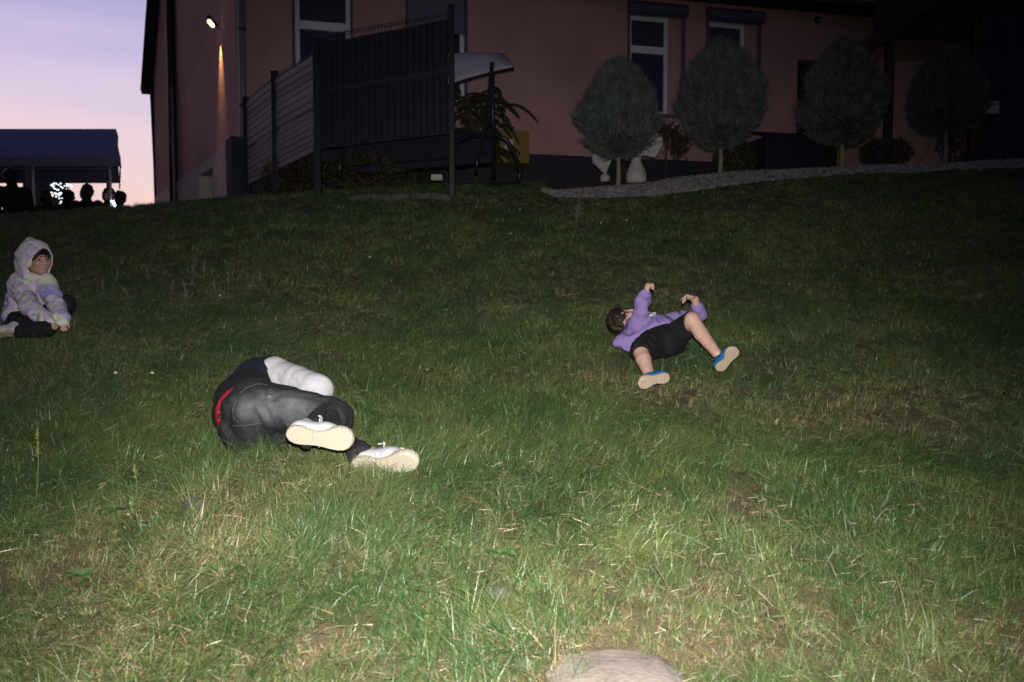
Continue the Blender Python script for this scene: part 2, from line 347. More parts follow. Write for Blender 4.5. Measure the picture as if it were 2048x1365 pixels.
# ------------------------------------------------------------------ porch building on the right
px0 = P(1712, 92, 13.0); annex = thing('porch', 'dark timber gabled porch beside the salmon house', 'porch', (8.5, 13.4, 3.8))
zl = px0[2]; xl = px0[0]; sl = math.tan(math.radians(36))
mb = MB()
slab(mb, [(xl, 12.9, zl), (xl, 17.0, zl), (xl+4.2, 17.0, zl+4.2*sl), (xl+4.2, 12.9, zl+4.2*sl)][::-1], .18)
slab(mb, [(xl+4.2, 12.9, zl+4.2*sl), (xl+4.2, 17.0, zl+4.2*sl), (xl+8.4, 17.0, zl), (xl+8.4, 12.9, zl)][::-1], .18)
mb.build('roof', M['rooftile'], annex)
mb = MB(); slab(mb, [(xl+.02, 12.86, zl-.26), (xl+4.2, 12.86, zl-.26+4.2*sl), (xl+4.2, 12.86, zl+.02+4.2*sl), (xl+.02, 12.86, zl+.02)], .05); mb.build('bargeboard', M['wood'], annex)
# gable boards
wx0, wx1 = xl+.42, xl+8.0; ztop = 5.85
k = 0; x = wx0
bw = .19
while x < 9.9:
    zt = zl + (x-xl)*sl - .22; MB().obox((x+bw/2, 13.25, (ztop+zt)/2), (bw/2-.006, 0, 0), (0, .015, 0), (0, 0, max(.05, (zt-ztop)/2))).build('board', M['wood'], annex); x += bw
MB().obox(((wx0+9.9)/2, 13.30, 7.0), ((9.9-wx0)/2, 0, 0), (0, .02, 0), (0, 0, 1.15)).build('backing', M['wood'], annex).hide_render = False
MB().obox(((wx0+.35+wx1)/2, 14.0, 4.4), ((wx1-wx0-.35)/2, 0, 0), (0, .1, 0), (0, 0, 1.25)).build('wall', M['stucco'], annex)
x = P(1955, 200, 13.2)[0]
while x < 9.8:
    MB().obox((x+.11, 13.2, 4.95), (.104, 0, 0), (0, .02, 0), (0, 0, 1.25)).build('gate_board', M['navy_door'], annex); x += .22
for x in (P(1776, 200, 13.1)[0], P(1945, 200, 13.1)[0]):
    bevel(MB().obox((x, 13.08, 4.75), (.06, 0, 0), (0, .06, 0), (0, 0, 1.25)).build('post', M['wood'], annex), .01)
q = P(1982, 216, 13.1); lb = thing('letter_box', 'small pale metal letter box on the navy boards of the porch', 'letter box', tuple(q))
bevel(MB().obox(q, (.11, 0, 0), (0, .05, 0), (0, 0, .10)).build('body', M['white_stone'], lb), .01); MB().obox(q+np.array([0, -.055, .05]), (.09, 0, 0), (0, .006, 0), (0, 0, .012)).build('flap', M['pipe'], lb)
q = P(1634, 42, 15.1); cm = thing('security_camera', 'small round camera under the eave of the salmon house', 'camera', tuple(q))
MB().lathe(q, [(.05, -.05), (.07, -.02), (.07, .03), (.05, .06)], 14).build('dome', M['pipe_dark'], cm, smooth=True); MB().lathe(q+np.array([.02, -.075, -.01]), [(.018, -.012), (.02, 0), (.015, .012)], 10).build('lens', M['label'], cm)
# garden things on the terrace in the dark
q = np.array([FW(9.55, 0, .55)[0], FW(9.55, 0, .55)[1], 0]); q[2] = g1(q[0], q[1])
gb = thing('garden_box', 'large dark storage box with sloping lid against the salmon wall', 'storage box', tuple(q))
w3, n3f = np.array([FD[0], FD[1], 0]), np.array([FN[0], FN[1], 0])
bevel(MB().obox(q+np.array([0, 0, .35]), w3*.62, n3f*.32, (0, 0, .38)).build('body', M['navy_door'], gb), .02)
mb = MB(); c = q+np.array([0, 0, .74]); slab(mb, [c-w3*.66+n3f*.35, c+w3*.66+n3f*.35, c+w3*.66-n3f*.35+np.array([0, 0, .2]), c-w3*.66-n3f*.35+np.array([0, 0, .2])], .05); mb.build('lid', M['navy_door'], gb)
q = P(1870, 300, 13.3); q[2] = g1(q[0], q[1]); tb = thing('garden_table', 'round pale metal garden table under the porch', 'table', tuple(q))
MB().lathe(q, [(.36, .70), (.38, .715), (.36, .73)], 28).build('table_top', M['pipe'], tb)
for k in range(3):
    a = 2.1*k+.4; MB().tube([q+np.array([.28*math.cos(a), .28*math.sin(a), 0]), q+np.array([.05*math.cos(a), .05*math.sin(a), .4]), q+np.array([.24*math.cos(a), .24*math.sin(a), .7])], .012, 6).build('leg', M['pipe'], tb)

# ------------------------------------------------------------------ fence
A0 = np.array([-.75, 9.9]); A1 = np.array([-2.545, 10.4]); A2 = np.array([-4.14, 12.4]); Am = A1 + (A2-A1)*.55
fence = thing('screen_fence', 'anthracite mesh fence with dark woven privacy strips on tall posts', 'fence', (A1[0], A1[1], 2.9))
def post(p, z0, z1, w=.045):
    o = bevel(MB().obox((p[0], p[1], (z0+z1)/2), (w, 0, 0), (0, w, 0), (0, 0, (z1-z0)/2)).build('post', M['postm'], fence), .008)
    MB().obox((p[0], p[1], z1+.012), (w*1.08, 0, 0), (0, w*1.08, 0), (0, 0, .012)).build('post_cap', M['postm'], o)
def panel(p, q, zt0, zt1, zb0, zb1, n, wire_top=.1, flat=False):
    d = q-p; L = np.linalg.norm(d); u = d/L; u3 = np.array([u[0], u[1], 0]); nn = np.array([-u[1], u[0], 0]); 
    if nn[1] > 0: nn = -nn
    me = None; pw = (L-.1)/n
    rows = 7
    for i in range(rows*2 if flat else 0):       # strips woven lengthwise
        f0, f1 = ((i/rows*.43), ((i+.995)/rows*.43)) if i < rows else (.46+(i-rows)/rows*.54, .46+(i-rows+.995)/rows*.54); V = []
        for (pp, z0, z1) in ((p+u*.05, zb0, zt0), (q-u*.05, zb1, zt1)):
            for f, o in ((f0, 0), (f0*.8+f1*.2, .006), (f0*.2+f1*.8, .006), (f1, 0)): V.append(np.array([pp[0], pp[1], z0+(z1-z0)*f])+nn*(o+.01+.004*math.sin(i*5)))
        mk('strip', V, [(0, 4, 5, 1), (1, 5, 6, 2), (2, 6, 7, 3)], M['strip_skylit'], fence)
    for i in range(0 if flat else n):
        f = (i+.5)/n; c = p + u*(.05+(L-.1)*f); zt = zt0+(zt1-zt0)*f; zb = zb0+(zb1-zb0)*f; zm = zt*.555+zb*.445
        for z0, z1 in ((zb, zm-.035), (zm+.035, zt)):
            dz = (zt1-zt0)/n/2 * (1 if z1 == zt else .75); off = .006*math.sin(i*12.9)
            V = []
            # shallow folded strip: proud in the middle
            for sx, o in ((-.495, 0), (-.36, .022), (.36, .022), (.495, 0)):
                for z in (z0, z1): V.append(np.array([c[0], c[1], z + sx*2*dz]) + u3*pw*sx + nn*(o+off+.012))
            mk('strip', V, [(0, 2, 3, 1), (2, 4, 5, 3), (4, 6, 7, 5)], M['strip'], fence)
    zm0, zm1 = zt0*.555+zb0*.445, zt1*.555+zb1*.445; MB().add([np.array([p[0], p[1], zm0-.05])-nn*.004, np.array([q[0], q[1], zm1-.05])-nn*.004, np.array([q[0], q[1], zm1+.05])-nn*.004, np.array([p[0], p[1], zm0+.05])-nn*.004], [(0, 1, 2, 3)]).build('mid_band', M['pipe_dark'], fence)
    wires = MB()
    for f in (1.0, .91, .70, .555, .35, .16, .0):
        h0 = zb0+(zt0+wire_top-zb0)*f; h1 = zb1+(zt1+wire_top-zb1)*f
        wires.tube([np.array([p[0], p[1], h0])+nn*.004, np.array([q[0], q[1], h1])+nn*.004], .006, 5)
    for i in range(n*2+1):
        f = i/(n*2); c = p+d*f; zt = zt0+(zt1-zt0)*f+wire_top+.035; zb = zb0+(zb1-zb0)*f
        wires.tube([np.array([c[0], c[1], zb])+nn*.012, np.array([c[0], c[1], zt])+nn*.012], .004, 4)
    wires.build('wire_mesh', M['wire'], fence)
zz = lambda y, d: CAMZ + d*(600-y)/FPX
panel(A1, A0, zz(101, 10.4), zz(52, 9.9), zz(302, 10.4), zz(270, 9.9), 20)
panel(A1, Am, zz(118, 10.4), zz(168, Am[1]), zz(305, 10.4), zz(344, Am[1]), 11, .03, True)
panel(Am, A2, zz(168, Am[1]), zz(212, 12.4), zz(344, Am[1]), zz(374, 12.4), 9, .03, True)
post(A0, g1(*A0)-.1, zz(27, 9.9), .036); post(A1, g1(*A1)-.1, zz(90, 10.4)); post(Am, g1(*Am)-.1, zz(155, Am[1])); post(A2, g1(*A2)-.1, zz(205, 12.4))
# concrete kerb under the fence
e0, e1 = P(705, 394, 9.9), P(903, 388, 9.75)
kv = thing('concrete_kerb', 'weathered concrete kerb in the grass under the strip fence', 'kerb', tuple(e0))
kn = 5
for i in range(kn):
    a_, b_ = e0+(e1-e0)*i/kn, e0+(e1-e0)*(i+.97)/kn; c = (a_+b_)/2; c[2] = g1(c[0], c[1])-.0; hd_ = (b_-a_)/2; hd_[2] = (g1(b_[0], b_[1])-g1(a_[0], a_[1]))/2
    bevel(MB().obox(c, hd_, (-.05*hd_[1]/np.linalg.norm(hd_), .05, 0), (0, 0, .055)).build('kerb_stone', M['concrete'], kv), .012)
q = P(874, 357, 10.6); wb = thing('white_box', 'small white box on the ground behind the fence post', 'box', tuple(q))
bevel(MB().obox(q, (.075, 0, 0), (0, .06, 0), (0, 0, .032)).build('body', M['white_stone'], wb), .006); MB().obox(q+np.array([0, 0, .036]), (.07, 0, 0), (0, .055, 0), (0, 0, .004)).build('lid', M['upvc'], wb)

# ------------------------------------------------------------------ garden swing
sb = P(860, 365, 11.3); sb[2] = g1(sb[0], sb[1]); swing = thing('garden_swing', 'garden swing seat with black tube frame and pale grey canopy behind the fence', 'garden swing', tuple(sb))
D0 = 11.3
c0 = [P(720, 150, D0+.55), P(1008, 108, D0+.55), P(1026, 131, D0-.15), P(906, 168, D0-.75), P(640, 205, D0-.5)]
# canopy: gently arched cloth with a drooping edge
ca = P(1024, 128, D0); cw = 2.2; nX, nY = 14, 8; V = []
cBR, cFR, cFL, cBL = P(1006, 107, 11.75), P(1028, 134, 11.25), P(655, 232, 10.85), P(650, 112, 11.9)
for i in range(nX+1):
    for j in range(nY+1):
        u, v = i/nX, j/nY; c = (cBR*(1-v)+cFR*v)*(1-u)+(cBL*(1-v)+cFL*v)*u
        c = c + np.array([0, 0, .07*math.sin(math.pi*v)*min(1, u*5+.3) + .02*math.sin(u*9)]); V.append(tuple(c))
Fc = [(i*(nY+1)+j, (i+1)*(nY+1)+j, (i+1)*(nY+1)+j+1, i*(nY+1)+j+1) for i in range(nX) for j in range(nY)]
cn = mk('canopy', V, Fc, M['canopy'], swing, smooth=True); sm = cn.modifiers.new('s', 'SOLIDIFY'); sm.thickness = .014
MB().tube([np.array(V[i*(nY+1)+nY])+np.array([0, 0, -.02]) for i in range(nX+1)], .018, 8).build('canopy_rail', M['tube'], cn, smooth=True)
for xx in (ca[0]-.28, ca[0]-2.1):
    zt = ca[2]-.02; gz = g1(xx, D0)
    MB().tube([(xx, D0-.1, zt), (xx-.05, D0-.42, (zt+gz)/2), (xx-.18, D0-.78, gz+.25), (xx-.2, D0-.75, gz+.03)], .032, 10).build('leg', M['tube'], swing, smooth=True)
    MB().tube([(xx, D0+.1, zt), (xx, D0+.5, (zt+gz)/2), (xx, D0+.85, gz+.05)], .032, 10).build('leg', M['tube'], swing, smooth=True)
g0 = P(1036, 362, D0); gz = g1(g0[0], D0)+.03
MB().tube([P(905, 372, D0-.5), P(900, 330, D0-.5), P(912, 285, D0-.4), P(940, 272, D0-.3), P(992, 271, D0), P(1014, 280, D0+.02), P(1030, 312, D0+.02), P(1041, 345, D0), P(1036, 366, D0-.02)], .035, 10).build('arm_loop', M['tube'], swing, smooth=True)
MB().tube([P(905, 372, D0-.5), P(1036, 367, D0)], .03, 8).build('base_rail', M['tube'], swing, smooth=True)
MB().tube([P(676, 378, D0), P(676, 345, D0), P(690, 338, D0), P(905, 318, D0)], .028, 8).build('arm_loop', M['tube'], swing, smooth=True)
s0, s1 = P(700, 345, D0+.1), P(985, 322, D0+.1); cseat = (s0+s1)/2
bevel(MB().obox(cseat+np.array([0, 0, 0]), (s1-s0)/2, (0, .26, .02), (0, 0, .05)).build('seat', M['cushion'], swing), .03)
bevel(MB().obox(cseat+np.array([0, .32, .27]), (s1-s0)/2, (0, .05, .0), (0, .08, .25)).build('backrest', M['cushion'], swing), .03)

# gas cabinet
gx = FW(4.5, 0, .2); gq = np.array([gx[0], gx[1], zz(301, gx[1])]); gas = thing('gas_cabinet', 'yellow gas meter cabinet with white flame label on the house wall', 'cabinet', tuple(gq))
bevel(MB().obox(gq, w3*.275, n3f*.15, (0, 0, .27)).build('body', M['gasbox'], gas), .01)
dr = bevel(MB().obox(gq+n3f*.157, w3*.255, n3f*.008, (0, 0, .25)).build('door', M['gasbox'], gas), .004)
lc = gq+n3f*.169 - w3*.085 + np.array([0, 0, .02]); MB().obox(lc, w3*.07, n3f*.002, (0, 0, .10)).build('label_plate', M['label'], dr)
fl_pts = [(0, .075), (.018, .045), (.034, .02), (.03, -.005), (.015, -.018), (-.015, -.018), (-.03, -.005), (-.034, .022), (-.014, .038)]
mk('flame_mark', [lc+n3f*.004+w3*x_+np.array([0, 0, z_+.01]) for x_, z_ in fl_pts], [list(range(len(fl_pts)))], M['black'], dr)
for zo, ww in ((-.045, .05), (-.062, .042), (-.08, .05)): MB().obox(lc+n3f*.004+np.array([0, 0, zo]), w3*ww, n3f*.001, (0, 0, .004)).build('print_line', M['pipe'], dr)
MB().lathe(gq+n3f*.175+w3*.21, [(.014, -.014), (.018, 0), (.014, .014)], 10).build('lock', M['red'], dr)

# ------------------------------------------------------------------ foliage makers
def ribbons(base, dirs, L, W, bend, nseg=3, twist=None, rnd=None):
    """many tapered blades at once: base (n,3), unit dirs (n,3), length, width, bend vector (n,3)"""
    n = len(base); t = np.linspace(0, 1, nseg+1)
    side = np.cross(dirs, rng.normal(size=(n, 3)) if twist is None else twist); side /= np.linalg.norm(side, axis=1, keepdims=True)+1e-9
    V = np.empty((n, nseg+1, 2, 3))
    for k, tk in enumerate(t):
        c = base + dirs*(L*tk)[:, None] + bend*(L*tk*tk)[:, None]; w = W*(1-tk**1.6)*.5 + W*.04
        V[:, k, 0] = c - side*w[:, None]; V[:, k, 1] = c + side*w[:, None]
    b = (np.arange(n)*(nseg+1)*2)[:, None]; F = []
    for k in range(nseg): F.append(np.concatenate([b+2*k, b+2*k+1, b+2*k+3, b+2*k+2], 1))
    return V.reshape(-1, 3), np.stack(F, 1).reshape(-1, 4)

def crown_mesh(n, rx, h, seed):
    r = np.random.default_rng(seed); u = r.uniform(-1, 1, n); a = r.uniform(0, 2*math.pi, n); t = (u+1)/2            # t height fraction
    prof = np.sin(np.pi*np.clip(t, 0, 1)**(.70, .80, .86, .74)[seed % 4])**(.50, .64, .58, .70)[seed % 4]                                                                 # egg, fullest low
    k = r.uniform(.35, 1.0, n)**.35; q_ = np.stack([np.cos(a)*2.2, np.sin(a)*2.2, t*4.2], 1)+seed*3.3; lump = 1 + .17*vnoise(q_) + .12*vnoise(q_*2.3); gap = (vnoise(q_*1.9+5) < -.25) & (k > .8); k = np.where(gap, k*.8, k)
    R = rx*prof*k*lump
    base = np.stack([R*np.cos(a), R*np.sin(a), h*(t*.93)], 1)
    out = np.stack([np.cos(a), np.sin(a), 0*a], 1)
    dirs = out*(.55-.35*t)[:, None] + np.array([0, 0, 1])*(.35+.75*t)[:, None] + r.normal(size=(n, 3))*.22
    lowm = t < .18; dirs[lowm] = out[lowm]*.8 + np.array([0, 0, -.15]) + r.normal(size=(lowm.sum(), 3))*.25
    dirs /= np.linalg.norm(dirs, axis=1, keepdims=True)
    V = []; F = []; o = 0
    for j in range(4):
        d2 = dirs + r.normal(size=(n, 3))*.33; d2 /= np.linalg.norm(d2, axis=1, keepdims=True)
        v, f = ribbons(base + r.normal(size=(n, 3))*.012, d2, r.uniform(.06, .14, n), r.uniform(.008, .017, n), np.array([0, 0, .25])+r.normal(size=(n, 3))*.1, 2)
        V.append(v); F.append(f+o); o += len(v)
    m = 46; a = r.uniform(0, 2*math.pi, m); t = r.uniform(.55, .97, m); R2 = rx*np.sin(np.pi*t**.78)**.62*.93
    for k in range(9):
        b2 = np.stack([R2*np.cos(a), R2*np.sin(a), h*t*.93], 1) + r.normal(size=(m, 3))*.018; d2 = np.array([0, 0, 1.])+np.stack([np.cos(a), np.sin(a), 0*a], 1)*.18+r.normal(size=(m, 3))*.16; d2 /= np.linalg.norm(d2, axis=1, keepdims=True)
        v, f = ribbons(b2, d2, r.uniform(.08, .20, m), r.uniform(.008, .015, m), r.normal(size=(m, 3))*.06, 2); V.append(v); F.append(f+o); o += len(v)
    return np.concatenate(V), np.concatenate(F)

def topiary(px, pyb, d, pyt, pybot, rpx, seed, label):
    b = P(px, pyb, d); b[2] = g1(b[0], b[1])+.01; s = d/FPX; h = (pybot-pyt)*s; z0 = CAMZ + d*(600-pybot)/FPX - b[2]
    t = thing('topiary_tree', label, 'tree', tuple(b), 'clipped cypress trees on the gravel border')
    MB().tube([b+np.array([0, 0, -.05]), b+np.array([.01, 0, z0*.5]), b+np.array([-.005, .01, z0+.25]), b+np.array([.0, 0, z0+h*.75])], [.036, .03, .028, .012], 9).build('trunk', M['bark'], t, smooth=True)
    v, f = crown_mesh(5200, rpx*s, h*.92, seed); mk('crown', v + b + np.array([0, 0, z0]), f, M['cypress'], t)
    # core twigs keep the inside dark
    mb = MB(); r = random.Random(seed)
    for k in range(26):
        a = r.uniform(0, 6.28); e = b+np.array([math.cos(a)*rpx*s*.7, math.sin(a)*rpx*s*.7, z0+h*r.uniform(.25, .7)]); mb.tube([b+np.array([0, 0, z0+h*.06]), (b+np.array([0, 0, z0+h*.15])+e)/2, e], [.012, .008, .004], 5)
    mb.build('limbs', M['darkbark'], t)
    return t
topiary(1236, 372, 11.0, 112, 318, 75, 1, 'clipped egg-shaped cypress standing beside the white pedestal')
topiary(1440, 350, 11.4, 70, 300, 78, 2, 'clipped egg-shaped cypress in front of the second roller window, before the dark storage box')
topiary(1683, 338, 11.8, 70, 292, 78, 3, 'clipped egg-shaped cypress in front of the dark house door')
topiary(1890, 327, 12.8, 92, 270, 68, 4, 'clipped cypress with ragged spiky top in front of the porch')

def leaf_bush(name, label, cat, base, rx, ry, rz, zc, n, leaf, m, seed, group=None, stem=True, hang=0.0):
    t = thing(name, label, cat, tuple(base), group); r = np.random.default_rng(seed)
    q = r.normal(size=(n, 3)); q /= np.linalg.norm(q, axis=1, keepdims=True); q *= r.uniform(.4, 1, (n, 1))**.5
    q *= (1 + .22*vnoise(q*3.1+seed))[:, None]; c = q*np.array([rx, ry, rz]) + np.array([0, 0, zc]); c[:, 2] = np.maximum(c[:, 2], .02)
    d = q + r.normal(size=(n, 3))*.5 + np.array([0, 0, -hang]); d /= np.linalg.norm(d, axis=1, keepdims=True)
    v, f = ribbons(c, d, r.uniform(.6, 1.3, n)*leaf, r.uniform(.3, .5, n)*leaf, r.normal(size=(n, 3))*.2 - np.array([0, 0, hang*.4]), 2)
    mk('foliage', v+base, f, m, t)
    mb = MB()
    for k in range(7):
        e = c[r.integers(n)]*.8; mb.tube([base+np.array([0, 0, -.03]), base+np.array([e[0]*.2, e[1]*.2, zc*.5]), base+e], [.014, .010, .004], 5)
    mb.build('stem', M['darkbark'], t)
    return t
def gp(px, d): q = P(px, 400, d); q[2] = g1(q[0], q[1]); return q
leaf_bush('round_bush', 'dark rounded bush between the clipped cypresses and the storage box', 'bush', gp(1470, 12.3), .34, .3, .32, .22, 2600, .045, M['leafdark'], 5)
leaf_bush('round_bush', 'low dark bush behind the trunk of the cypress at the house door', 'bush', gp(1770, 12.6), .42, .3, .22, .2, 2200, .045, M['leafdark'], 6)
leaf_bush('round_bush', 'dark bush beneath the ragged cypress by the porch post', 'bush', gp(1925, 13.4), .42, .3, .42, .32, 2400, .045, M['leafdark'], 16)
leaf_bush('low_shrub', 'low russet shrub below the side panels of the strip fence', 'bush', gp(600, 11.6), .55, .35, .3, .25, 2200, .05, M['leafred'], 7)
leaf_bush('low_shrub', 'low russet shrub under the middle of the dark fence panel', 'bush', gp(735, 11.0), .5, .3, .28, .22, 2000, .05, M['leafred'], 8)
leaf_bush('low_shrub', 'dark green shrub behind the swing seat under the fence panel', 'bush', gp(830, 12.3), .45, .3, .5, .45, 2600, .06, M['leafdark'], 9)
# small standard rose
rb = gp(1331, 11.6); ro = thing('standard_rose', 'small russet standard rose on a thin stake by the pedestal', 'shrub', tuple(rb))
MB().tube([rb+np.array([0, 0, -.05]), rb+np.array([0, 0, .52])], .014, 7).build('stem', M['darkbark'], ro)
r = np.random.default_rng(21); n = 520; c = np.concatenate([r.normal(size=(n//2, 3))*[.085, .07, .06]+[.03, 0, .66], r.normal(size=(n//2, 3))*[.07, .07, .09]+[.2, 0, .48]])
d = r.normal(size=(n, 3)); d /= np.linalg.norm(d, axis=1, keepdims=True); v, f = ribbons(c, d, r.uniform(.04, .07, n), r.uniform(.02, .035, n), r.normal(size=(n, 3))*.2, 2)
mk('foliage', v+rb, f, M['leafred'], ro)
# feathery sumac behind the swing
sb_ = gp(952, 12.4); su = thing('sumac_bush', 'feathery dark sumac with drooping leaf fronds behind the swing', 'shrub', tuple(sb_))
V = []; F = []; o = 0; r = np.random.default_rng(5); mbs = MB()
for k in range(64):
    a = r.uniform(0, 2*math.pi); top = sb_ + np.array([r.normal()*.22, r.normal()*.15, r.uniform(.55, 1.45)]); out = np.array([math.cos(a), math.sin(a)*.7, 0]); L = r.uniform(.35, .6)
    if k < 9: out = nrm(np.array([1, -.2+r.normal()*.3, 0])); top = sb_+np.array([r.uniform(0, .25), 0, r.uniform(.5, 1.5)])
    tt = np.linspace(0, 1, 13); c = top + out*(L*tt)[:, None]; c[:, 2] += .18*tt - .42*tt**2
    mbs.tube(list(c[::3]), .004, 4); mbs.tube([sb_+np.array([0, 0, 0]), (sb_+top)/2+np.array([0, 0, .1]), top], [.016, .012, .006], 5)
    tang = np.gradient(c, axis=0); tang /= np.linalg.norm(tang, axis=1, keepdims=True)
    for s in (-1, 1):
        sd = np.cross(tang, [0, 0, 1.])*s; d = sd*.8 + tang*.5 + np.array([0, 0, -.35]); d /= np.linalg.norm(d, axis=1, keepdims=True)
        v, f = ribbons(c, d, np.full(13, .095)*(1-.4*tt), np.full(13, .042), np.tile([0, 0, -.25], (13, 1)), 2, twist=np.tile([0, 0, 1.], (13, 1))); V.append(v); F.append(f+o); o += len(v)
mk('foliage', np.concatenate(V), np.concatenate(F), M['leafdark'], su); mbs.build('stem', M['darkbark'], su)

# ------------------------------------------------------------------ white garden ornaments
q = gp(1272, 11.35); q[2] = CAMZ + 11.35*(600-370)/FPX; s = 11.35/FPX
pd = thing('pedestal_basin', 'white fluted stone pedestal carrying a tilted shell basin', 'garden ornament', tuple(q))
MB().lathe(q, [(15*s, 0), (17.5*s, 3*s), (18.5*s, 9*s), (18*s, 18*s), (14.5*s, 29*s), (10*s, 40*s), (8.5*s, 47*s), (9*s, 51*s), (12*s, 54*s), (12*s, 57*s)], 60, .10, 12).build('pedestal', M['white_stone'], pd, smooth=True)
def shell(c, axis, L, W, dep, nr, name, par):
    ax = nrm(axis); sd = nrm(np.cross(ax, [0, -1., 0.25])); up = np.cross(sd, ax); V = []; nu, nv = 12, 40
    for i in range(nu+1):
        for j in range(nv+1):
            u = i/nu; a = (j/nv-.5)*2.1; rr = L*u*(1+.03*math.cos(a*nr*3)); bul = dep*math.sin(u*math.pi*.55)*(1-.35*(a/1.05)**2) + .012*u*math.cos(a*nr*3)
            V.append(c + ax*rr*math.cos(a) + sd*W*u*math.sin(a)/math.sin(1.05) + up*bul)
    F = [(i*(nv+1)+j, (i+1)*(nv+1)+j, (i+1)*(nv+1)+j+1, i*(nv+1)+j+1) for i in range(nu) for j in range(nv)]
    o = mk(name, V, F, M['white_stone'], par, smooth=True); m = o.modifiers.new('s', 'SOLIDIFY'); m.thickness = .025; return o
shell(q+np.array([0, 0, 58*s]), (1, -.2, .55), 56*s, 26*s, .06, 5, 'shell_basin', pd)
q2 = gp(1210, 11.7); q2[2] = CAMZ+11.7*(600-356)/FPX; s = 11.7/FPX
sh = thing('shell_ornament', 'white fluted shell ornament half hidden by the cypress trunk', 'garden ornament', tuple(q2))
shell(q2+np.array([0, 0, .02]), (-.25, 0, 1), 56*s, 21*s, .07, 6, 'shell', sh); MB().lathe(q2, [(9*s, -.08), (10*s, 0), (6*s, 5*s)], 20).build('foot', M['white_stone'], sh)

# ------------------------------------------------------------------ gravel border
def strip_pts(t):                       # front and back edge of the border in plan, t 0..1 from its left tip
    fx = np.interp(t, [0, .06, .25, .45, .7, 1], [1085, 1110, 1300, 1500, 1780, 2250]); fy = np.interp(t, [0, .06, .25, .45, .7, 1], [388, 397, 395, 366, 350, 338]); fd = np.interp(t, [0, .06, .25, .45, .7, 1], [10.5, 10.2, 10.1, 10.5, 10.9, 11.4])
    x = (fx-1024)/FPX*fd; wd = np.interp(t, [0, .1, .3, 1], [.12, .6, 1.15, 1.25]); return np.stack([x, fd], -1), wd
t = np.linspace(0, 1, 70); e, wd = strip_pts(t); V = []
for k in range(5):
    yy = e[:, 1] + wd*k/4; V.append(np.stack([e[:, 0]*yy/e[:, 1], yy, G(e[:, 0]*yy/e[:, 1], yy) + .05*math.sin(math.pi*min(1, k/4+.12))], 1))
V = np.stack(V, 1); n5 = 5
F = [(i*n5+j, (i+1)*n5+j, (i+1)*n5+j+1, i*n5+j+1) for i in range(69) for j in range(4)]
struct(mk('gravel_border', V.reshape(-1, 3), F, M['gravel'], smooth=True))
ico_v = []; gphi = (1+5**.5)/2
for s_ in (-1, 1):
    for u in (-1, 1): ico_v += [(0, s_, u*gphi), (s_, u*gphi, 0), (u*gphi, 0, s_)]
ico_v = np.array(ico_v, float)/math.hypot(1, gphi)
bm_ = bmesh.new(); [bm_.verts.new(v) for v in ico_v]; bmesh.ops.convex_hull(bm_, input=bm_.verts[:]); bm_.verts.index_update(); ico_f = np.array([[v.index for v in f.verts] for f in bm_.faces]); ico_v = np.array([v.co[:] for v in bm_.verts]); bm_.free()
N = 7000; tt = rng.uniform(0, 1, N)**.9; e, wd = strip_pts(tt); kk = rng.uniform(0, 1, N)**1.3; yy = e[:, 1]+wd*kk*1.02-.02; xx = e[:, 0]*yy/e[:, 1]
pz = G(xx, yy)+.05*np.sin(np.pi*np.minimum(1, kk+.12))+.008
sc = rng.uniform(.012, .032, (N, 1))*rng.uniform(.6, 1.2, (N, 3)); rot = rng.uniform(0, 6.28, N); cr, sr = np.cos(rot), np.sin(rot)
vv = ico_v[None]*sc[:, None]*(1+rng.normal(size=(N, 12, 1))*.1); v2 = np.stack([vv[..., 0]*cr[:, None]-vv[..., 1]*sr[:, None], vv[..., 0]*sr[:, None]+vv[..., 1]*cr[:, None], vv[..., 2]*.75], -1) + np.stack([xx, yy, pz], 1)[:, None]
stuff(mk('gravel', v2.reshape(-1, 3), (ico_f[None]+(np.arange(N)*12)[:, None, None]).reshape(-1, 3), M['gravel']), 'grey gravel stones covering the border under the clipped trees', 'gravel')

# ------------------------------------------------------------------ party tent
tr = P(238, 318, 14.6); tent = thing('party_tent', 'open party tent with dark blue roof and pale window walls', 'tent', (-10, 15.8, 2.1))
xr, zl_, zrg = P(241, 318, 14.6)[0], zz(319, 14.6), zz(263, 16.2); xl_ = -15.0; xr2 = P(232, 263, 16.2)[0]
nX = 24; V = []
for i in range(nX+1):
    u = i/nX
    for j, (yy, zq) in enumerate(((14.6, zl_), (15.1, zl_+(zrg-zl_)*.36), (15.7, zl_+(zrg-zl_)*.70), (16.2, zrg), (17.8, zl_))):
        xe = [xr, xr+(xr2-xr)*.33, xr+(xr2-xr)*.66, xr2, P(238, 318, 17.8)[0]][j]; sag = -.02*math.sin(u*math.pi*3)**2 if j in (1, 2) else 0
        V.append((xl_+(xe-xl_)*u, yy, zq+sag))
F = [(i*5+j, (i+1)*5+j, (i+1)*5+j+1, i*5+j+1) for i in range(nX) for j in range(4)]
mk('roof', V, F, M['tentroof'], tent, smooth=False)
V = []; 
for i in range(61):
    u = i/60; x = xl_+(xr+.02-xl_)*u; V += [(x, 14.57+.012*math.sin(i*1.3), zl_+.01), (x, 14.55+.02*math.sin(i*.9), zl_-.155-.02*abs(math.sin(i*.55)))]
mk('valance', V, [(2*i, 2*i+2, 2*i+3, 2*i+1) for i in range(60)], M['tentside'], tent)
V = []
for i in range(25):
    yq = 14.57+3.2*i/24; xq = xr+(P(238, 318, 17.8)[0]-xr)*i/24; V += [(xq+.01+.012*math.sin(i*2.), yq, zl_+.01), (xq+.01+.02*math.sin(i*1.4), yq, zl_-.15-.02*abs(math.sin(i*.8)))]
mk('valance', V, [(2*i, 2*i+2, 2*i+3, 2*i+1) for i in range(24)], M['tentside'], tent)
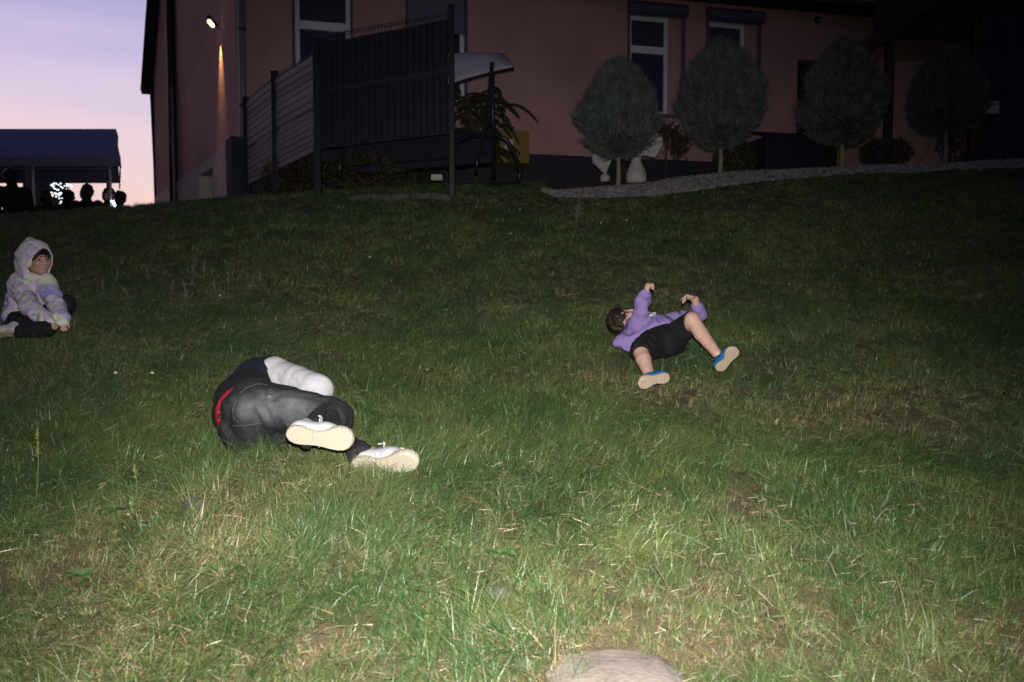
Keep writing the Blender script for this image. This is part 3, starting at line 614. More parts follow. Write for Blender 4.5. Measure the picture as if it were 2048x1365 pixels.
for px in (68, 222):
    for yq in (14.65, 17.75):
        x = P(px, 400, yq)[0]; MB().tube([(x, yq, 1.9), (x, yq, zl_-.02)], .022, 8).build('pole', M['upvc'], tent, smooth=True)
MB().tube([(xl_, 14.64, zl_-.2), (xr-.1, 14.64, zl_-.2)], .016, 6).build('eave_rail', M['tentside'], tent)
# back wall with window openings
def BWp(x, z, o=0): return np.array([x, 17.75+o, z])
wx = [(P(137, 380, 17.75)[0], P(213, 380, 17.75)[0]), (-12.6, P(46, 380, 17.75)[0])]
mb = MB(); holed(mb, BWp, xl_, P(221, 380, 17.75)[0], 1.6, zl_+.02, [(a, b, 2.3, zz(351, 17.75)) for a, b in wx], .005); mb.build('back_wall', M['tentside'], tent)
x0_, x1_ = P(52, 400, 14.75)[0], P(69, 400, 14.75)[0]; V = []
for i in range(13): V += [(x0_+(x1_-x0_)*i/12, 14.75+.03*math.sin(i*1.9), 1.95), (x0_+(x1_-x0_)*i/12, 14.75+.03*math.sin(i*1.9+.5), zl_-.05)]
mk('side_curtain', V, [(2*i, 2*i+2, 2*i+3, 2*i+1) for i in range(12)], M['tentside'], tent)
# fairy lights inside the tent
M['led'] = mat('white_diode', (1, 1, 1), .4, emit=((.85, .92, 1), 2.2))
q = P(120, 385, 15.8); fy = thing('fairy_lights', 'tangled string of small white fairy lights glowing inside the party tent', 'lights', tuple(q)); r = random.Random(3); pts = []
for k in range(44):
    big = k < 24; c = P((118 if big else 124)+r.gauss(0, 8 if big else 15), (391 if big else 372)+r.gauss(0, 5 if big else 5), 15.8+r.uniform(-.15, .15)); pts.append(c)
    MB().lathe(c, [(.004, -.012), (.015, -.006), (.016, .005), (.005, .014)], 7).build('bulb', M['led'], fy, smooth=True)
MB().tube(pts, .003, 4).build('cable', M['pipe_dark'], fy)

# ------------------------------------------------------------------ implicit surfaces for bodies and clothes
class Field:
    def __init__(s, lo, hi, h):
        s.lo = np.asarray(lo, float); s.h = h; s.n = np.ceil((np.asarray(hi, float)-s.lo)/h).astype(int)+1; s.F = np.full(s.n, 9.0)
    def _reg(s, lo, hi):
        a = np.clip(np.floor((np.asarray(lo)-s.lo)/s.h).astype(int), 0, s.n-1); b = np.clip(np.ceil((np.asarray(hi)-s.lo)/s.h).astype(int)+1, 1, s.n)
        b = np.maximum(b, a+1)
        sl = tuple(slice(x, y) for x, y in zip(a, b)); g = np.meshgrid(*[s.lo[i]+s.h*np.arange(a[i], b[i]) for i in range(3)], indexing='ij')
        return sl, np.stack(g, -1)
    def _mix(s, sl, d, k, sub=False):
        A = s.F[sl]
        if sub: d = -d; hh = np.clip(.5-.5*(d-A)/k*-1*-1, 0, 1); s.F[sl] = np.maximum(A, d) if k <= 1e-5 else -s._sm(-A, -d, k)
        else: s.F[sl] = s._sm(A, d, k)
    @staticmethod
    def _sm(a, b, k):
        h = np.clip(.5+.5*(b-a)/k, 0, 1); return b*(1-h)+a*h - k*h*(1-h)
    def cone(s, a, b, ra, rb, k=.02, flat=None, sub=False):
        a, b = np.asarray(a, float), np.asarray(b, float); m = max(ra, rb)+k+4*s.h
        sl, p = s._reg(np.minimum(a, b)-m, np.maximum(a, b)+m); ab = b-a
        q = p-a
        t = np.clip((q@ab)/max(1e-9, ab@ab), 0, 1); v = q - t[..., None]*ab
        if flat is not None:
            ax = nrm(flat[0]); v = v + (v@ax)[..., None]*ax*(1/flat[1]-1)
        s._mix(sl, np.linalg.norm(v, axis=-1)-(ra+(rb-ra)*t), k, sub); return s
    def ell(s, c, r, X=(1, 0, 0), Z=(0, 0, 1), k=.02, sub=False):
        c = np.asarray(c, float); X = nrm(X); Z = np.asarray(Z, float); Z = nrm(Z - X*(Z@X)); Y = np.cross(Z, X); m = max(r)+k+4*s.h
        sl, p = s._reg(c-m, c+m); v = p-c; q = np.stack([v@X/r[0], v@Y/r[1], v@Z/r[2]], -1)
        l = np.linalg.norm(q, axis=-1); s._mix(sl, (l-1)*min(r), k, sub); return s
    def chain(s, pts, rad, k=.02, flat=None):
        p_ = np.array([np.asarray(q, float) for q in pts]); m = max(rad)+k+4*s.h; sl, p = s._reg(p_.min(0)-m, p_.max(0)+m); d = None
        for i in range(len(pts)-1):
            a, ab = p_[i], p_[i+1]-p_[i]; q = p-a; t = np.clip((q@ab)/max(1e-9, ab@ab), 0, 1); e = np.linalg.norm(q-t[..., None]*ab, axis=-1)-(rad[i]+(rad[i+1]-rad[i])*t)
            d = e if d is None else s._sm(d, e, .008)
        s._mix(sl, d, k); return s
    def cut(s, c, n, k=.004):               # keep the side against n
        sl, p = s._reg(s.lo, s.lo+s.h*s.n); s.F = np.maximum(s.F, (p-np.asarray(c, float))@nrm(n)); return s
    def ripple(s, amp, freq, seed=0):
        sl, p = s._reg(s.lo, s.lo+s.h*s.n); near = np.abs(s.F[sl]) < .05
        q = p[near]*np.asarray(freq, float)+seed; s.F[sl][near] += amp*vnoise(q)+.5*amp*vnoise(q*2.1+7); return s
    def fold(s, amp, axis, freq, seed=0, wob=2.0):  # irregular creases running across an axis
        sl, p = s._reg(s.lo, s.lo+s.h*s.n); near = np.abs(s.F[sl]) < .05; q = p[near]; a = nrm(axis); b = nrm(np.cross(a, (.3, .5, .81))); c = np.cross(a, b)
        w = vnoise(q*6+seed)*.45*wob/2; r = np.stack([(q@a)*freq/5.5 + w, (q@b)*5.5 + w, (q@c)*5.5], -1)+seed*1.7
        rd = np.maximum(0, 1-2.6*np.abs(vnoise(r)))**1.5; s.F[sl][near] += amp*1.3*rd*np.clip(.55+.9*vnoise(q*4.5+seed+3), 0, 1); return s
    def sample(s, p):
        i = np.round((p-s.lo)/s.h).astype(int); ok = np.all((i >= 0) & (i < s.n), axis=1); r = np.full(len(p), 9.0); j = i[ok]; r[ok] = s.F[j[:, 0], j[:, 1], j[:, 2]]; return r
    def mesh(s):
        F = s.F; S = F < 0; n = np.array(F.shape)-1
        cs = [S[dx:dx+n[0], dy:dy+n[1], dz:dz+n[2]] for dx in (0, 1) for dy in (0, 1) for dz in (0, 1)]
        cnt = sum(c.astype(np.int8) for c in cs); act = (cnt > 0) & (cnt < 8); I = np.argwhere(act); idx = np.full(n, -1); idx[act] = np.arange(len(I))
        pos = np.zeros((len(I), 3)); num = np.zeros(len(I))
        for ax in range(3):
            o = [x for x in range(3) if x != ax]
            for u in (0, 1):
                for v in (0, 1):
                    a = I.copy(); a[:, o[0]] += u; a[:, o[1]] += v; b = a.copy(); b[:, ax] += 1
                    fa, fb = F[a[:, 0], a[:, 1], a[:, 2]], F[b[:, 0], b[:, 1], b[:, 2]]; m = (fa < 0) != (fb < 0)
                    t = fa[m]/(fa[m]-fb[m]); q = a[m].astype(float); q[:, ax] += t; pos[m] += q; num[m] += 1
        V = s.lo + s.h*pos/num[:, None]; Q = []
        for ax in range(3):
            o1, o2 = (ax+1) % 3, (ax+2) % 3
            A = np.take(S, range(0, S.shape[ax]-1), ax); B = np.take(S, range(1, S.shape[ax]), ax); E = np.argwhere(A != B)
            E = E[(E[:, o1] > 0) & (E[:, o2] > 0) & (E[:, o1] < n[o1]) & (E[:, o2] < n[o2])]
            c = []
            for u, v in ((-1, -1), (0, -1), (0, 0), (-1, 0)):
                q = E.copy(); q[:, o1] += u; q[:, o2] += v; c.append(idx[q[:, 0], q[:, 1], q[:, 2]])
            c = np.stack(c, 1); fl_ = ~S[E[:, 0], E[:, 1], E[:, 2]]; c[fl_] = c[fl_][:, ::-1]; Q.append(c)
        Q = np.concatenate(Q); Q = Q[(Q >= 0).all(1)]
        return V, Q
    def build(s, name, m, parent=None, origin=None): v, q = s.mesh(); return mk(name, v, q, m, parent, origin, True)
BODIES = []
def bounds(pts, m):
    p = np.array(pts); return p.min(0)-m, p.max(0)+m
def hand(F, wrist, d, up, size=1.0, curl=.6, k=.006):
    """palm, four unequal fingers with a knuckle bend, a thumb from the side of the palm"""
    d = nrm(d); up = nrm(np.asarray(up)-d*np.dot(up, d)); sd = np.cross(d, up); w = np.asarray(wrist, float); S = size
    F.cone(w, w+d*.055*S, .022*S, .030*S, k*2, (up, .6))
    for i, (o, L) in enumerate(((-.026, .058), (-.009, .068), (.008, .064), (.024, .050))):
        a = w+d*.066*S+sd*o*S; b = a+(d*math.cos(curl)-up*math.sin(curl))*L*.5*S; c = b+(d*math.cos(2.3*curl)-up*math.sin(2.3*curl))*L*.5*S
        F.chain([a, b, c], [.0085*S, .008*S, .007*S], k*.5)
    a = w+d*.022*S-sd*.026*S; b = a+(d*.6-sd*.75-up*.3)*.034*S; c = b+(d*.9-sd*.1-up*.4)*.028*S; F.chain([a, b, c], [.011*S, .0095*S, .008*S], k)
def head(F, c, fw, up, R):
    fw = nrm(fw); up = nrm(np.asarray(up)-fw*np.dot(up, fw)); sd = np.cross(fw, up); c = np.asarray(c, float)
    F.ell(c+up*.15*R-fw*.08*R, (.88*R*1.08, .82*R, .98*R), fw, up, .02)
    F.ell(c-up*.45*R+fw*.25*R, (.62*R, .60*R, .62*R), fw, up, .03)                       # jaw
    F.ell(c-up*.86*R+fw*.55*R, (.22*R, .24*R, .18*R), fw, up, .02)                       # chin
    F.cone(c+up*.12*R+fw*.86*R, c-up*.22*R+fw*1.06*R, .08*R, .13*R, .012)               # nose
    F.ell(c-up*.25*R+fw*.98*R, (.12*R, .20*R, .09*R), fw, up, .01)
    for s in (-1, 1):
        F.ell(c+up*.05*R+fw*.92*R+sd*s*.34*R, (.13*R, .2*R, .13*R), fw, up, .015, sub=True)  # eye sockets
        F.ell(c-up*.22*R+fw*.70*R+sd*s*.42*R, (.24*R, .26*R, .24*R), fw, up, .02)        # cheeks
        F.ell(c-up*.05*R-fw*.05*R+sd*s*.86*R, (.2*R, .09*R, .28*R), fw, up, .01)         # ears
    F.ell(c-up*.52*R+fw*.92*R, (.10*R, .30*R, .06*R), fw, up, .008)                      # lips
    F.ell(c-up*.64*R+fw*.88*R, (.10*R, .24*R, .07*R), fw, up, .008)
    return fw, up, sd
def shoe(person, heel, L, N, length, width, m_up, m_sole, lace=None, high=.085, strap=None):
    L = nrm(L); N = np.asarray(N, float); N = nrm(N-L*np.dot(N, L)); U = -N; Wv = np.cross(U, L)
    Mx = Matrix(((L[0], Wv[0], U[0], heel[0]), (L[1], Wv[1], U[1], heel[1]), (L[2], Wv[2], U[2], heel[2]), (0, 0, 0, 1)))
    W = width/2; l = length; th = .11*l
    F = Field((-.03, -W-.04, -.01), (l+.03, W+.04, high*1.5+.05), .0045)
    F.cone((.16*l, 0, .16*l), (.55*l, 0, .17*l), W*.74, W*.80, .02); F.cone((.55*l, 0, .15*l), (.80*l, 0, .105*l), W*.84, W*.78, .02)
    F.cone((.17*l, 0, .16*l), (.20*l, 0, high), W*.72, W*.62, .02); F.cone((.3*l, 0, high*.8), (.62*l, 0, .2*l), W*.5, W*.6, .02)
    F.cut((0, 0, high*1.12), (-.15, 0, 1)); F.cut((0, 0, th*.6), (0, 0, -1))
    v, q = F.mesh(); o = bpy.data.objects.new('shoe', bpy.data.meshes.new('shoe')); COL.objects.link(o); o.data.from_pydata(v.tolist(), [], q.tolist()); o.data.materials.append(m_up)
    o.data.polygons.foreach_set('use_smooth', [True]*len(o.data.polygons)); o.parent = person
    o.matrix_basis = Matrix.Translation(-Vector(ORG[person.name])) @ Mx
    def sub(name, v, f, m, smooth=True):
        me = bpy.data.meshes.new(name); me.from_pydata([tuple(map(float, p)) for p in v], [], f); me.materials.append(m)
        if smooth: me.polygons.foreach_set('use_smooth', [True]*len(me.polygons))
        c = bpy.data.objects.new(name, me); COL.objects.link(c); c.parent = o; return c
    tt = [0, .015, .05, .12, .22, .34, .45, .56, .68, .78, .87, .94, .985, 1]; ww = [.10, .32, .56, .74, .77, .66, .60, .70, .90, 1.0, .95, .74, .40, .12]; off = [0, 0, 0, 0, .02, .08, .13, .10, .02, -.02, -.03, -.05, -.06, -.06]
    ring = [(a*l, (b+c)*W) for a, b, c in zip(tt, ww, off)] + [(a*l, (-b+c)*W) for a, b, c in reversed(list(zip(tt, ww, off)))]
    n = len(ring); V = []; cx = sum(p[0] for p in ring)/n
    for z, s in ((0, .90), (.004, .965), (.012, 1.0), (th*.55, 1.01), (th, .97)): V += [(cx+(x-cx)*(.5+.5*s), y*s, z+.0) for x, y in ring]
    f = [(i*n+k, i*n+(k+1) % n, (i+1)*n+(k+1) % n, (i+1)*n+k) for i in range(4) for k in range(n)]; f += [tuple(range(n-1, -1, -1)), tuple(4*n+k for k in range(n))]
    sl = sub('sole', V, f, m_sole, False)
    if lace is not None:
        for k in range(5):
            xq = (.40+.075*k)*l; zq = high*.8 - (high*.8-.2*l)*min(1, (k*.075+.1)/.32) + W*.56; mb = MB()
            mb.tube([(xq, -W*.55, zq-.018), (xq+.004, -W*.25, zq+.001), (xq, 0, zq+.004), (xq-.004, W*.25, zq+.001), (xq, W*.55, zq-.018)], .0032, 6); sub('lace', mb.v, mb.f, lace)
        zq = high*.8+W*.5
        for s in (-1, 1):
            mb = MB(); mb.tube([(.40*l, 0, zq+.005), (.38*l, s*.02, zq+.02), (.40*l, s*.038, zq+.022), (.43*l, s*.036, zq+.008), (.41*l, s*.01, zq+.004)], .0028, 6); sub('lace', mb.v, mb.f, lace)
            mb = MB(); mb.tube([(.40*l, 0, zq+.005), (.44*l, s*.03, zq-.002), (.45*l, s*.055, zq-.02), (.44*l, s*.07, zq-.045)], .0028, 6); sub('lace', mb.v, mb.f, lace)
    if strap is not None:
        mb = MB(); mb.lathe((.18*l, 0, high*1.09), [(W*.58, -.006), (W*.64, 0), (W*.60, .007)], 20); sub('collar', mb.v, mb.f, strap)
    return o
def tread(name, base, dark, centres, freq, l):
    m = bpy.data.materials.new(name); m.use_nodes = True; nt = m.node_tree; b = nt.nodes['Principled BSDF']; b.inputs['Roughness'].default_value = .75
    tc = nt.nodes.new('ShaderNodeTexCoord'); cur = None
    for c in centres:
        vm = nt.nodes.new('ShaderNodeVectorMath'); vm.operation = 'DISTANCE'; vm.inputs[1].default_value = (c[0]*l, c[1]*l, 0); nt.links.new(tc.outputs['Object'], vm.inputs[0])
        if cur is None: cur = vm.outputs['Value']
        else:
            mn = nt.nodes.new('ShaderNodeMath'); mn.operation = 'MINIMUM'; nt.links.new(cur, mn.inputs[0]); nt.links.new(vm.outputs['Value'], mn.inputs[1]); cur = mn.outputs[0]
    if not centres:
        sx = nt.nodes.new('ShaderNodeSeparateXYZ'); nt.links.new(tc.outputs['Object'], sx.inputs[0]); cur = sx.outputs['X']
    ml = nt.nodes.new('ShaderNodeMath'); ml.operation = 'MULTIPLY'; ml.inputs[1].default_value = freq; nt.links.new(cur, ml.inputs[0])
    sn = nt.nodes.new('ShaderNodeMath'); sn.operation = 'SINE'; nt.links.new(ml.outputs[0], sn.inputs[0])
    no = nt.nodes.new('ShaderNodeTexNoise'); no.inputs['Scale'].default_value = 22; no.inputs['Detail'].default_value = 4; nt.links.new(tc.outputs['Object'], no.inputs[0])
    r = nt.nodes.new('ShaderNodeValToRGB'); r.color_ramp.elements[0].color = lin(dark); r.color_ramp.elements[1].color = lin(base); r.color_ramp.elements[0].position = .34; r.color_ramp.elements[1].position = .55
    mr = nt.nodes.new('ShaderNodeMapRange'); mr.inputs[1].default_value = -1; mr.inputs[2].default_value = -.35; nt.links.new(sn.outputs[0], mr.inputs[0])
    ad = nt.nodes.new('ShaderNodeMath'); ad.operation = 'MULTIPLY_ADD'; ad.inputs[1].default_value = .35; nt.links.new(mr.outputs[0], ad.inputs[0]); 
    n2_ = nt.nodes.new('ShaderNodeMath'); n2_.operation = 'MULTIPLY'; n2_.inputs[1].default_value = .62; nt.links.new(no.outputs[0], n2_.inputs[0]); nt.links.new(n2_.outputs[0], ad.inputs[2])
    nt.links.new(ad.outputs[0], r.inputs[0]); nt.links.new(r.outputs[0], b.inputs['Base Color'])
    bp = nt.nodes.new('ShaderNodeBump'); bp.inputs['Strength'].default_value = .45; bp.inputs['Distance'].default_value = .004; nt.links.new(mr.outputs[0], bp.inputs['Height']); nt.links.new(bp.outputs[0], b.inputs['Normal'])
    return m

# cloth materials
M['jeans'] = mat('charcoal_denim', (.006, .006, .009), .85, col2=(.028, .028, .034), vscale=9, bump=.7, bscale=30)
M['navy'] = mat('navy_jersey', (.006, .009, .028), .9, .3, 6, .2, 200)
M['whitecloth'] = mat('white_sleeve', (.56, .56, .61), .85, .03, 5, .5, 26)
M['blackcloth'] = mat('black_cloth', (.0055, .0055, .0075), .9, .3, 12, .7, 32)
M['redcloth'] = mat('red_waistband', (.42, .012, .025), .8, .15, 20)
M['whiteleather'] = mat('white_leather', (.54, .54, .59), .5, .06, 20, .1, 150)
M['lace'] = mat('white_lace', (.60, .58, .57), .8)
M['thread'] = mat('pale_thread', (.09, .085, .08), .8)
M['purple'] = mat('purple_fleece', (.25, .18, .44), .95, .12, 9, .6, 34)
M['whiteprint'] = mat('white_print', (.75, .74, .72), .7); M['greenprint'] = mat('pale_green_print', (.35, .55, .30), .7)
M['blueshoe'] = mat('blue_mesh', (.012, .13, .36), .7, .2, 60, .3, 300)
M['sock'] = mat('dark_collar', (.012, .016, .03), .8)
M['creamsole'] = tread('cream_cup_sole', (.50, .45, .37), (.40, .355, .285), [(.16, -.02), (.68, -.05)], 620, .265)
M['tansole'] = tread('worn_tan_sole', (.55, .45, .36), (.30, .19, .09), [], 620, .19)
def tiedye():
    m = bpy.data.materials.new('tie_dye_fleece'); m.use_nodes = True; nt = m.node_tree; b = nt.nodes['Principled BSDF']; b.inputs['Roughness'].default_value = .95
    tc = nt.nodes.new('ShaderNodeTexCoord'); n = nt.nodes.new('ShaderNodeTexNoise'); n.inputs['Scale'].default_value = 5.6; n.inputs['Detail'].default_value = 3; n.inputs['Distortion'].default_value = 1.2
    nt.links.new(tc.outputs['Object'], n.inputs[0]); r = nt.nodes.new('ShaderNodeValToRGB'); nt.links.new(n.outputs[0], r.inputs[0]); e = r.color_ramp.elements
    e[0].position = .30; e[0].color = lin((.27, .24, .78)); e[1].position = .74; e[1].color = lin((.72, .46, .70))
    for p, c in ((.37, (.34, .31, .82)), (.41, (.62, .56, .84)), (.465, (.74, .54, .76)), (.51, (.66, .60, .82)), (.54, (.72, .76, .54)), (.575, (.66, .70, .64)), (.61, (.36, .32, .80)), (.66, (.68, .58, .82))): x = e.new(p); x.color = lin(c)
    nt.links.new(r.outputs[0], b.inputs['Base Color'])
    bp = nt.nodes.new('ShaderNodeBump'); bp.inputs['Strength'].default_value = .6; n3_ = nt.nodes.new('ShaderNodeTexNoise'); n3_.inputs['Scale'].default_value = 38; nt.links.new(tc.outputs['Object'], n3_.inputs[0]); nt.links.new(n3_.outputs[0], bp.inputs['Height']); bp.inputs['Distance'].default_value = .01; nt.links.new(bp.outputs[0], b.inputs['Normal'])
    return m
M['tiedye'] = tiedye()
def surf_pts(F, pts, d, lift=.002):            # slide points along d until they meet the surface
    out = []
    for p in pts:
        p = np.asarray(p, float); ts = np.arange(-.2, .35, .002); q = p[None]+ts[:, None]*nrm(d)[None]; s = F.sample(q); k = np.argmax(s < 0)
        if s[k] < 0: out.append(q[k]-nrm(d)*lift)
    return out

def denim(org):                                # charcoal denim worn pale on the thigh and seat
    m = M['jeans'].copy(); nt = m.node_tree; b = nt.nodes['Principled BSDF']; tc = nt.nodes.new('ShaderNodeTexCoord'); cur = None
    for (px, py, d, r) in ((585, 812, 3.33, .15), (535, 815, 3.36, .12), (495, 815, 3.36, .08)):
        q = P(px, py, d)-np.array(org); vm = nt.nodes.new('ShaderNodeVectorMath'); vm.operation = 'DISTANCE'; vm.inputs[1].default_value = tuple(q); nt.links.new(tc.outputs['Object'], vm.inputs[0])
        mr = nt.nodes.new('ShaderNodeMapRange'); mr.interpolation_type = 'SMOOTHSTEP'; mr.inputs[1].default_value = r; mr.inputs[2].default_value = 0; nt.links.new(vm.outputs['Value'], mr.inputs[0])
        if cur is None: cur = mr.outputs[0]
        else: a = nt.nodes.new('ShaderNodeMath'); a.operation = 'MAXIMUM'; nt.links.new(cur, a.inputs[0]); nt.links.new(mr.outputs[0], a.inputs[1]); cur = a.outputs[0]
    n = nt.nodes.new('ShaderNodeTexNoise'); n.inputs['Scale'].default_value = 26; n.inputs['Detail'].default_value = 5; nt.links.new(tc.outputs['Object'], n.inputs[0])
    mu = nt.nodes.new('ShaderNodeMath'); mu.operation = 'MULTIPLY'; nt.links.new(cur, mu.inputs[0]); nt.links.new(n.outputs[0], mu.inputs[1])
    mx = nt.nodes.new('ShaderNodeMix'); mx.data_type = 'RGBA'; old = b.inputs['Base Color'].links[0].from_socket; nt.links.new(mu.outputs[0], mx.inputs[0]); nt.links.new(old, mx.inputs[6]); mx.inputs[7].default_value = (.19, .19, .21, 1); nt.links.new(mx.outputs[2], b.inputs['Base Color'])
    return m
# ------------------------------------------------------------------ person rolling in dark jeans
J = dict(waist=P(490, 826, 3.62), hipU=P(506, 812, 3.48), hipL=P(498, 860, 3.52), kneeU=P(672, 832, 3.42), ankU=P(618, 868, 3.15), kneeL=P(640, 878, 3.66), ankL=P(724, 914, 3.28),
         belly=P(486, 802, 3.74), chest=P(524, 774, 3.96), shU=P(552, 752, 3.95), elbU=P(632, 782, 3.72), wrU=P(632, 815, 3.62), shL=P(520, 825, 4.05), elbL=P(600, 838, 3.95), wrL=P(640, 838, 3.80), neck=P(540, 785, 4.12), headc=P(542, 790, 4.26))
lo, hi = bounds(list(J.values()), .28)
fb = Field(lo, hi, .009)
fb.chain([J['hipL'], J['hipU']], [.095, .095], .03); fb.chain([J['waist'], J['belly'], J['chest'], J['neck'], J['headc']], [.10, .10, .12, .05, .06], .04)
fb.chain([J['hipU'], J['kneeU'], J['ankU']], [.09, .055, .036], .02); fb.chain([J['hipL'], J['kneeL'], J['ankL']], [.09, .055, .036], .02)
fb.chain([J['chest'], J['shU'], J['elbU'], J['wrU']], [.08, .055, .042, .028], .02); fb.chain([J['chest'], J['shL'], J['elbL'], J['wrL']], [.08, .055, .042, .028], .02)
head(fb, J['headc'], (.4, .8, -.2), (.3, .5, .7), .105); hand(fb, J['wrU'], (-.35, -.3, -.8), (.6, 0, .2), .95, .5); hand(fb, J['wrL'], (.8, -.3, -.2), (0, 0, 1), .95, .5)
pbase = np.array([J['hipL'][0], J['hipL'][1], g1(J['hipL'][0], J['hipL'][1])])
man = tag(fb.build('person', M['skin'], None, pbase), 'person curled on the grass in charcoal jeans and navy jacket with white sleeves', 'person')
fj = Field(lo, hi, .0065)
fj.chain([J['hipL'], J['hipU']], [.122, .122], .05); fj.cone(J['waist'], (J['hipU']+J['hipL'])/2, .122, .13, .05)
fj.chain([J['hipU'], J['hipU']*.5+J['kneeU']*.5, J['kneeU'], J['ankU']], [.122, .104, .080, .064], .03); fj.chain([J['hipL'], J['hipL']*.5+J['kneeL']*.5, J['kneeL'], J['ankL']], [.118, .095, .078, .062], .012)
fj.ripple(.008, (14, 14, 14), 3); fj.fold(.020, (1, .2, .45), 110, 2, 2.4); fj.fold(.010, (.2, 0, 1), 140, 12, 2); wax = nrm(J['waist']-(J['hipU']+J['hipL'])/2 + np.array([-.06, 0, 0])); fj.cut(J['waist']+wax*.02, wax)
fj.build('jeans', denim(pbase), man); BODIES.append(fj)
fr_ = Field(lo, hi, .007); fr_.cone(J['waist']+wax*-.03, J['waist']+wax*.06, .124, .124, .01); fr_.cut(J['waist']+wax*.045, wax); fr_.cut(J['waist']+wax*.008, -wax); fr_.build('waistband', M['redcloth'], man)
ft = Field(lo, hi, .0075); ft.chain([J['waist']+wax*.05, J['belly'], J['chest']], [.125, .130, .13], .04); ft.cut(J['waist']+wax*.032, -wax); ft.ripple(.006, (14, 14, 14), 9)
ft.build('shirt', M['blackcloth'], man); BODIES.append(ft)
fk = Field(lo, hi, .0065); fk.chain([J['belly']*.4+J['chest']*.6, J['chest'], J['neck']], [.125, .15, .08], .05); fk.cone(J['chest'], J['shU'], .12, .078, .05); fk.cone(J['chest'], J['shL'], .12, .08, .05); fk.ripple(.008, (12, 12, 12), 4); fk.fold(.007, (.3, 1, .5), 55, 6)
jk = fk.build('jacket', M['navy'], man); BODIES.append(fk)
fs = Field(lo, hi, .0055); e1_ = J['elbU']; sU = J['shU']+np.array([0.005, -.02, 0.005])
fs.chain([sU, sU*.45+e1_*.55, e1_, J['wrU']], [.084, .086, .082, .052], .05); fs.cone(sU, sU+np.array([-.01, 0, .02]), .08, .07, .03)
cutn = nrm(sU-e1_+np.array([-.03, 0, .01])); fs.cut(sU+cutn*.034, cutn); fs.ripple(.002, (14, 14, 14), 2); fs.fold(.006, (.43, .1, .9), 170, 5, 1.0)
fs.build('sleeve', M['whitecloth'], jk); BODIES.append(fs)
fs2 = Field(lo, hi, .008); fs2.chain([J['shL'], J['elbL'], J['wrL']], [.075, .065, .045], .03); fs2.build('sleeve', M['whitecloth'], jk)
# cuff stripe, jacket tag, stitched seams and pocket
cu = J['wrU']; cd_ = nrm(J['wrU']-J['elbU'])
MB().tube([cu+cd_*(-.012), cu+cd_*.0, cu+cd_*.014], [.0475, .0495, .0475], 18).build('cuff', M['blackcloth'], jk, smooth=True)
a_, b_ = P(567, 797, 3.66), P(590, 783, 3.68); MB().obox((a_+b_)/2, (b_-a_)/2, (0, .006, 0), (.006, 0, .013)).build('hem_tag', M['whitecloth'], jk)
vd = (0, 1, -.02)
for line in ([(452, 857), (465, 856), (480, 855), (495, 853), (512, 851)], [(522, 797), (512, 806), (500, 815), (488, 822), (474, 824)], [(466, 790), (480, 779), (497, 773), (512, 777), (522, 786)], [(470, 850), (458, 842), (455, 825), (461, 803)]):
    q = surf_pts(fj, [P(x, y, 3.3) for x, y in line], vd, .004)
    if len(q) > 2: MB().tube(q, .0016, 5).build('seam', M['thread'], man)
q = surf_pts(fj, [P(527, 797, 3.3)], vd, .003)
if q: MB().lathe(q[0], [(.004, -.006), (.009, -.003), (.009, .003), (.004, .006)], 12).build('button', M['pipe'], man, smooth=True)
hU, tU = P(570, 870, 3.05), P(706, 884, 3.04); shoe(man, hU, tU-hU, (0.02, -.95, -.30), np.linalg.norm(tU-hU), .102, M['whiteleather'], M['creamsole'], M['lace'], .09)
hL, tL = P(700, 936, 3.22), P(831, 926, 3.14); shoe(man, hL, tL-hL, (.28, -.9, -.32), np.linalg.norm(tL-hL)+.01, .10, M['whiteleather'], M['creamsole'], M['lace'], .09)

# ------------------------------------------------------------------ child on its back in a purple hoodie
C = dict(pelv=P(1326, 685, 4.92), hipA=P(1304, 689, 4.9), hipB=P(1346, 677, 4.93), kneeA=P(1280, 700, 4.66), ankA=P(1299, 752, 4.47), kneeB=P(1384, 640, 4.75), ankB=P(1434, 708, 4.58), belly=P(1320, 668, 5.02), chest=P(1292, 660, 5.16), neck=P(1264, 650, 5.26), headc=P(1246, 642, 5.32),
         shA=P(1271, 664, 5.06), elA=P(1281, 624, 5.0), wrA=P(1290, 590, 4.97), shB=P(1318, 648, 5.32), elB=P(1398, 630, 5.22), wrB=P(1390, 599, 5.16))
lo, hi = bounds(list(C.values()), .22); fc = Field(lo, hi, .0055)
fc.chain([C['pelv'], C['belly'], C['chest'], C['neck'], C['headc']], [.075, .08, .09, .042, .05], .02)
fc.chain([C['hipA'], C['kneeA']], [.07, .045], .02); fc.chain([C['kneeA'], C['kneeA']*.6+C['ankA']*.4, C['ankA']], [.044, .045, .029], .02)
fc.chain([C['hipB'], C['kneeB']], [.07, .045], .02); fc.chain([C['kneeB'], C['kneeB']*.6+C['ankB']*.4+np.array([0, .012, -.006]), C['ankB']], [.045, .043, .028], .02)
fc.chain([C['chest'], C['shA'], C['elA'], C['wrA']], [.07, .042, .032, .024], .02); fc.chain([C['chest'], C['shB'], C['elB'], C['wrB']], [.07, .042, .033, .024], .02)
hfw, hup, hsd = head(fc, C['headc'], (.45, -.15, .85), (-.9, .0, .35), .087)
hand(fc, C['wrA'], (.25, -.05, .9), (-.9, -.2, .2), .95, 1.15, .005); hand(fc, C['wrB'], (-.85, -.1, .28), (.2, .3, .9), .92, .8, .005)
cb = np.array([C['pelv'][0], C['pelv'][1], g1(C['pelv'][0], C['pelv'][1])])
kid = tag(fc.build('person', M['skin'], None, cb), 'child on its back in purple hoodie and black shorts raising both arms', 'person'); BODIES.append(fc)
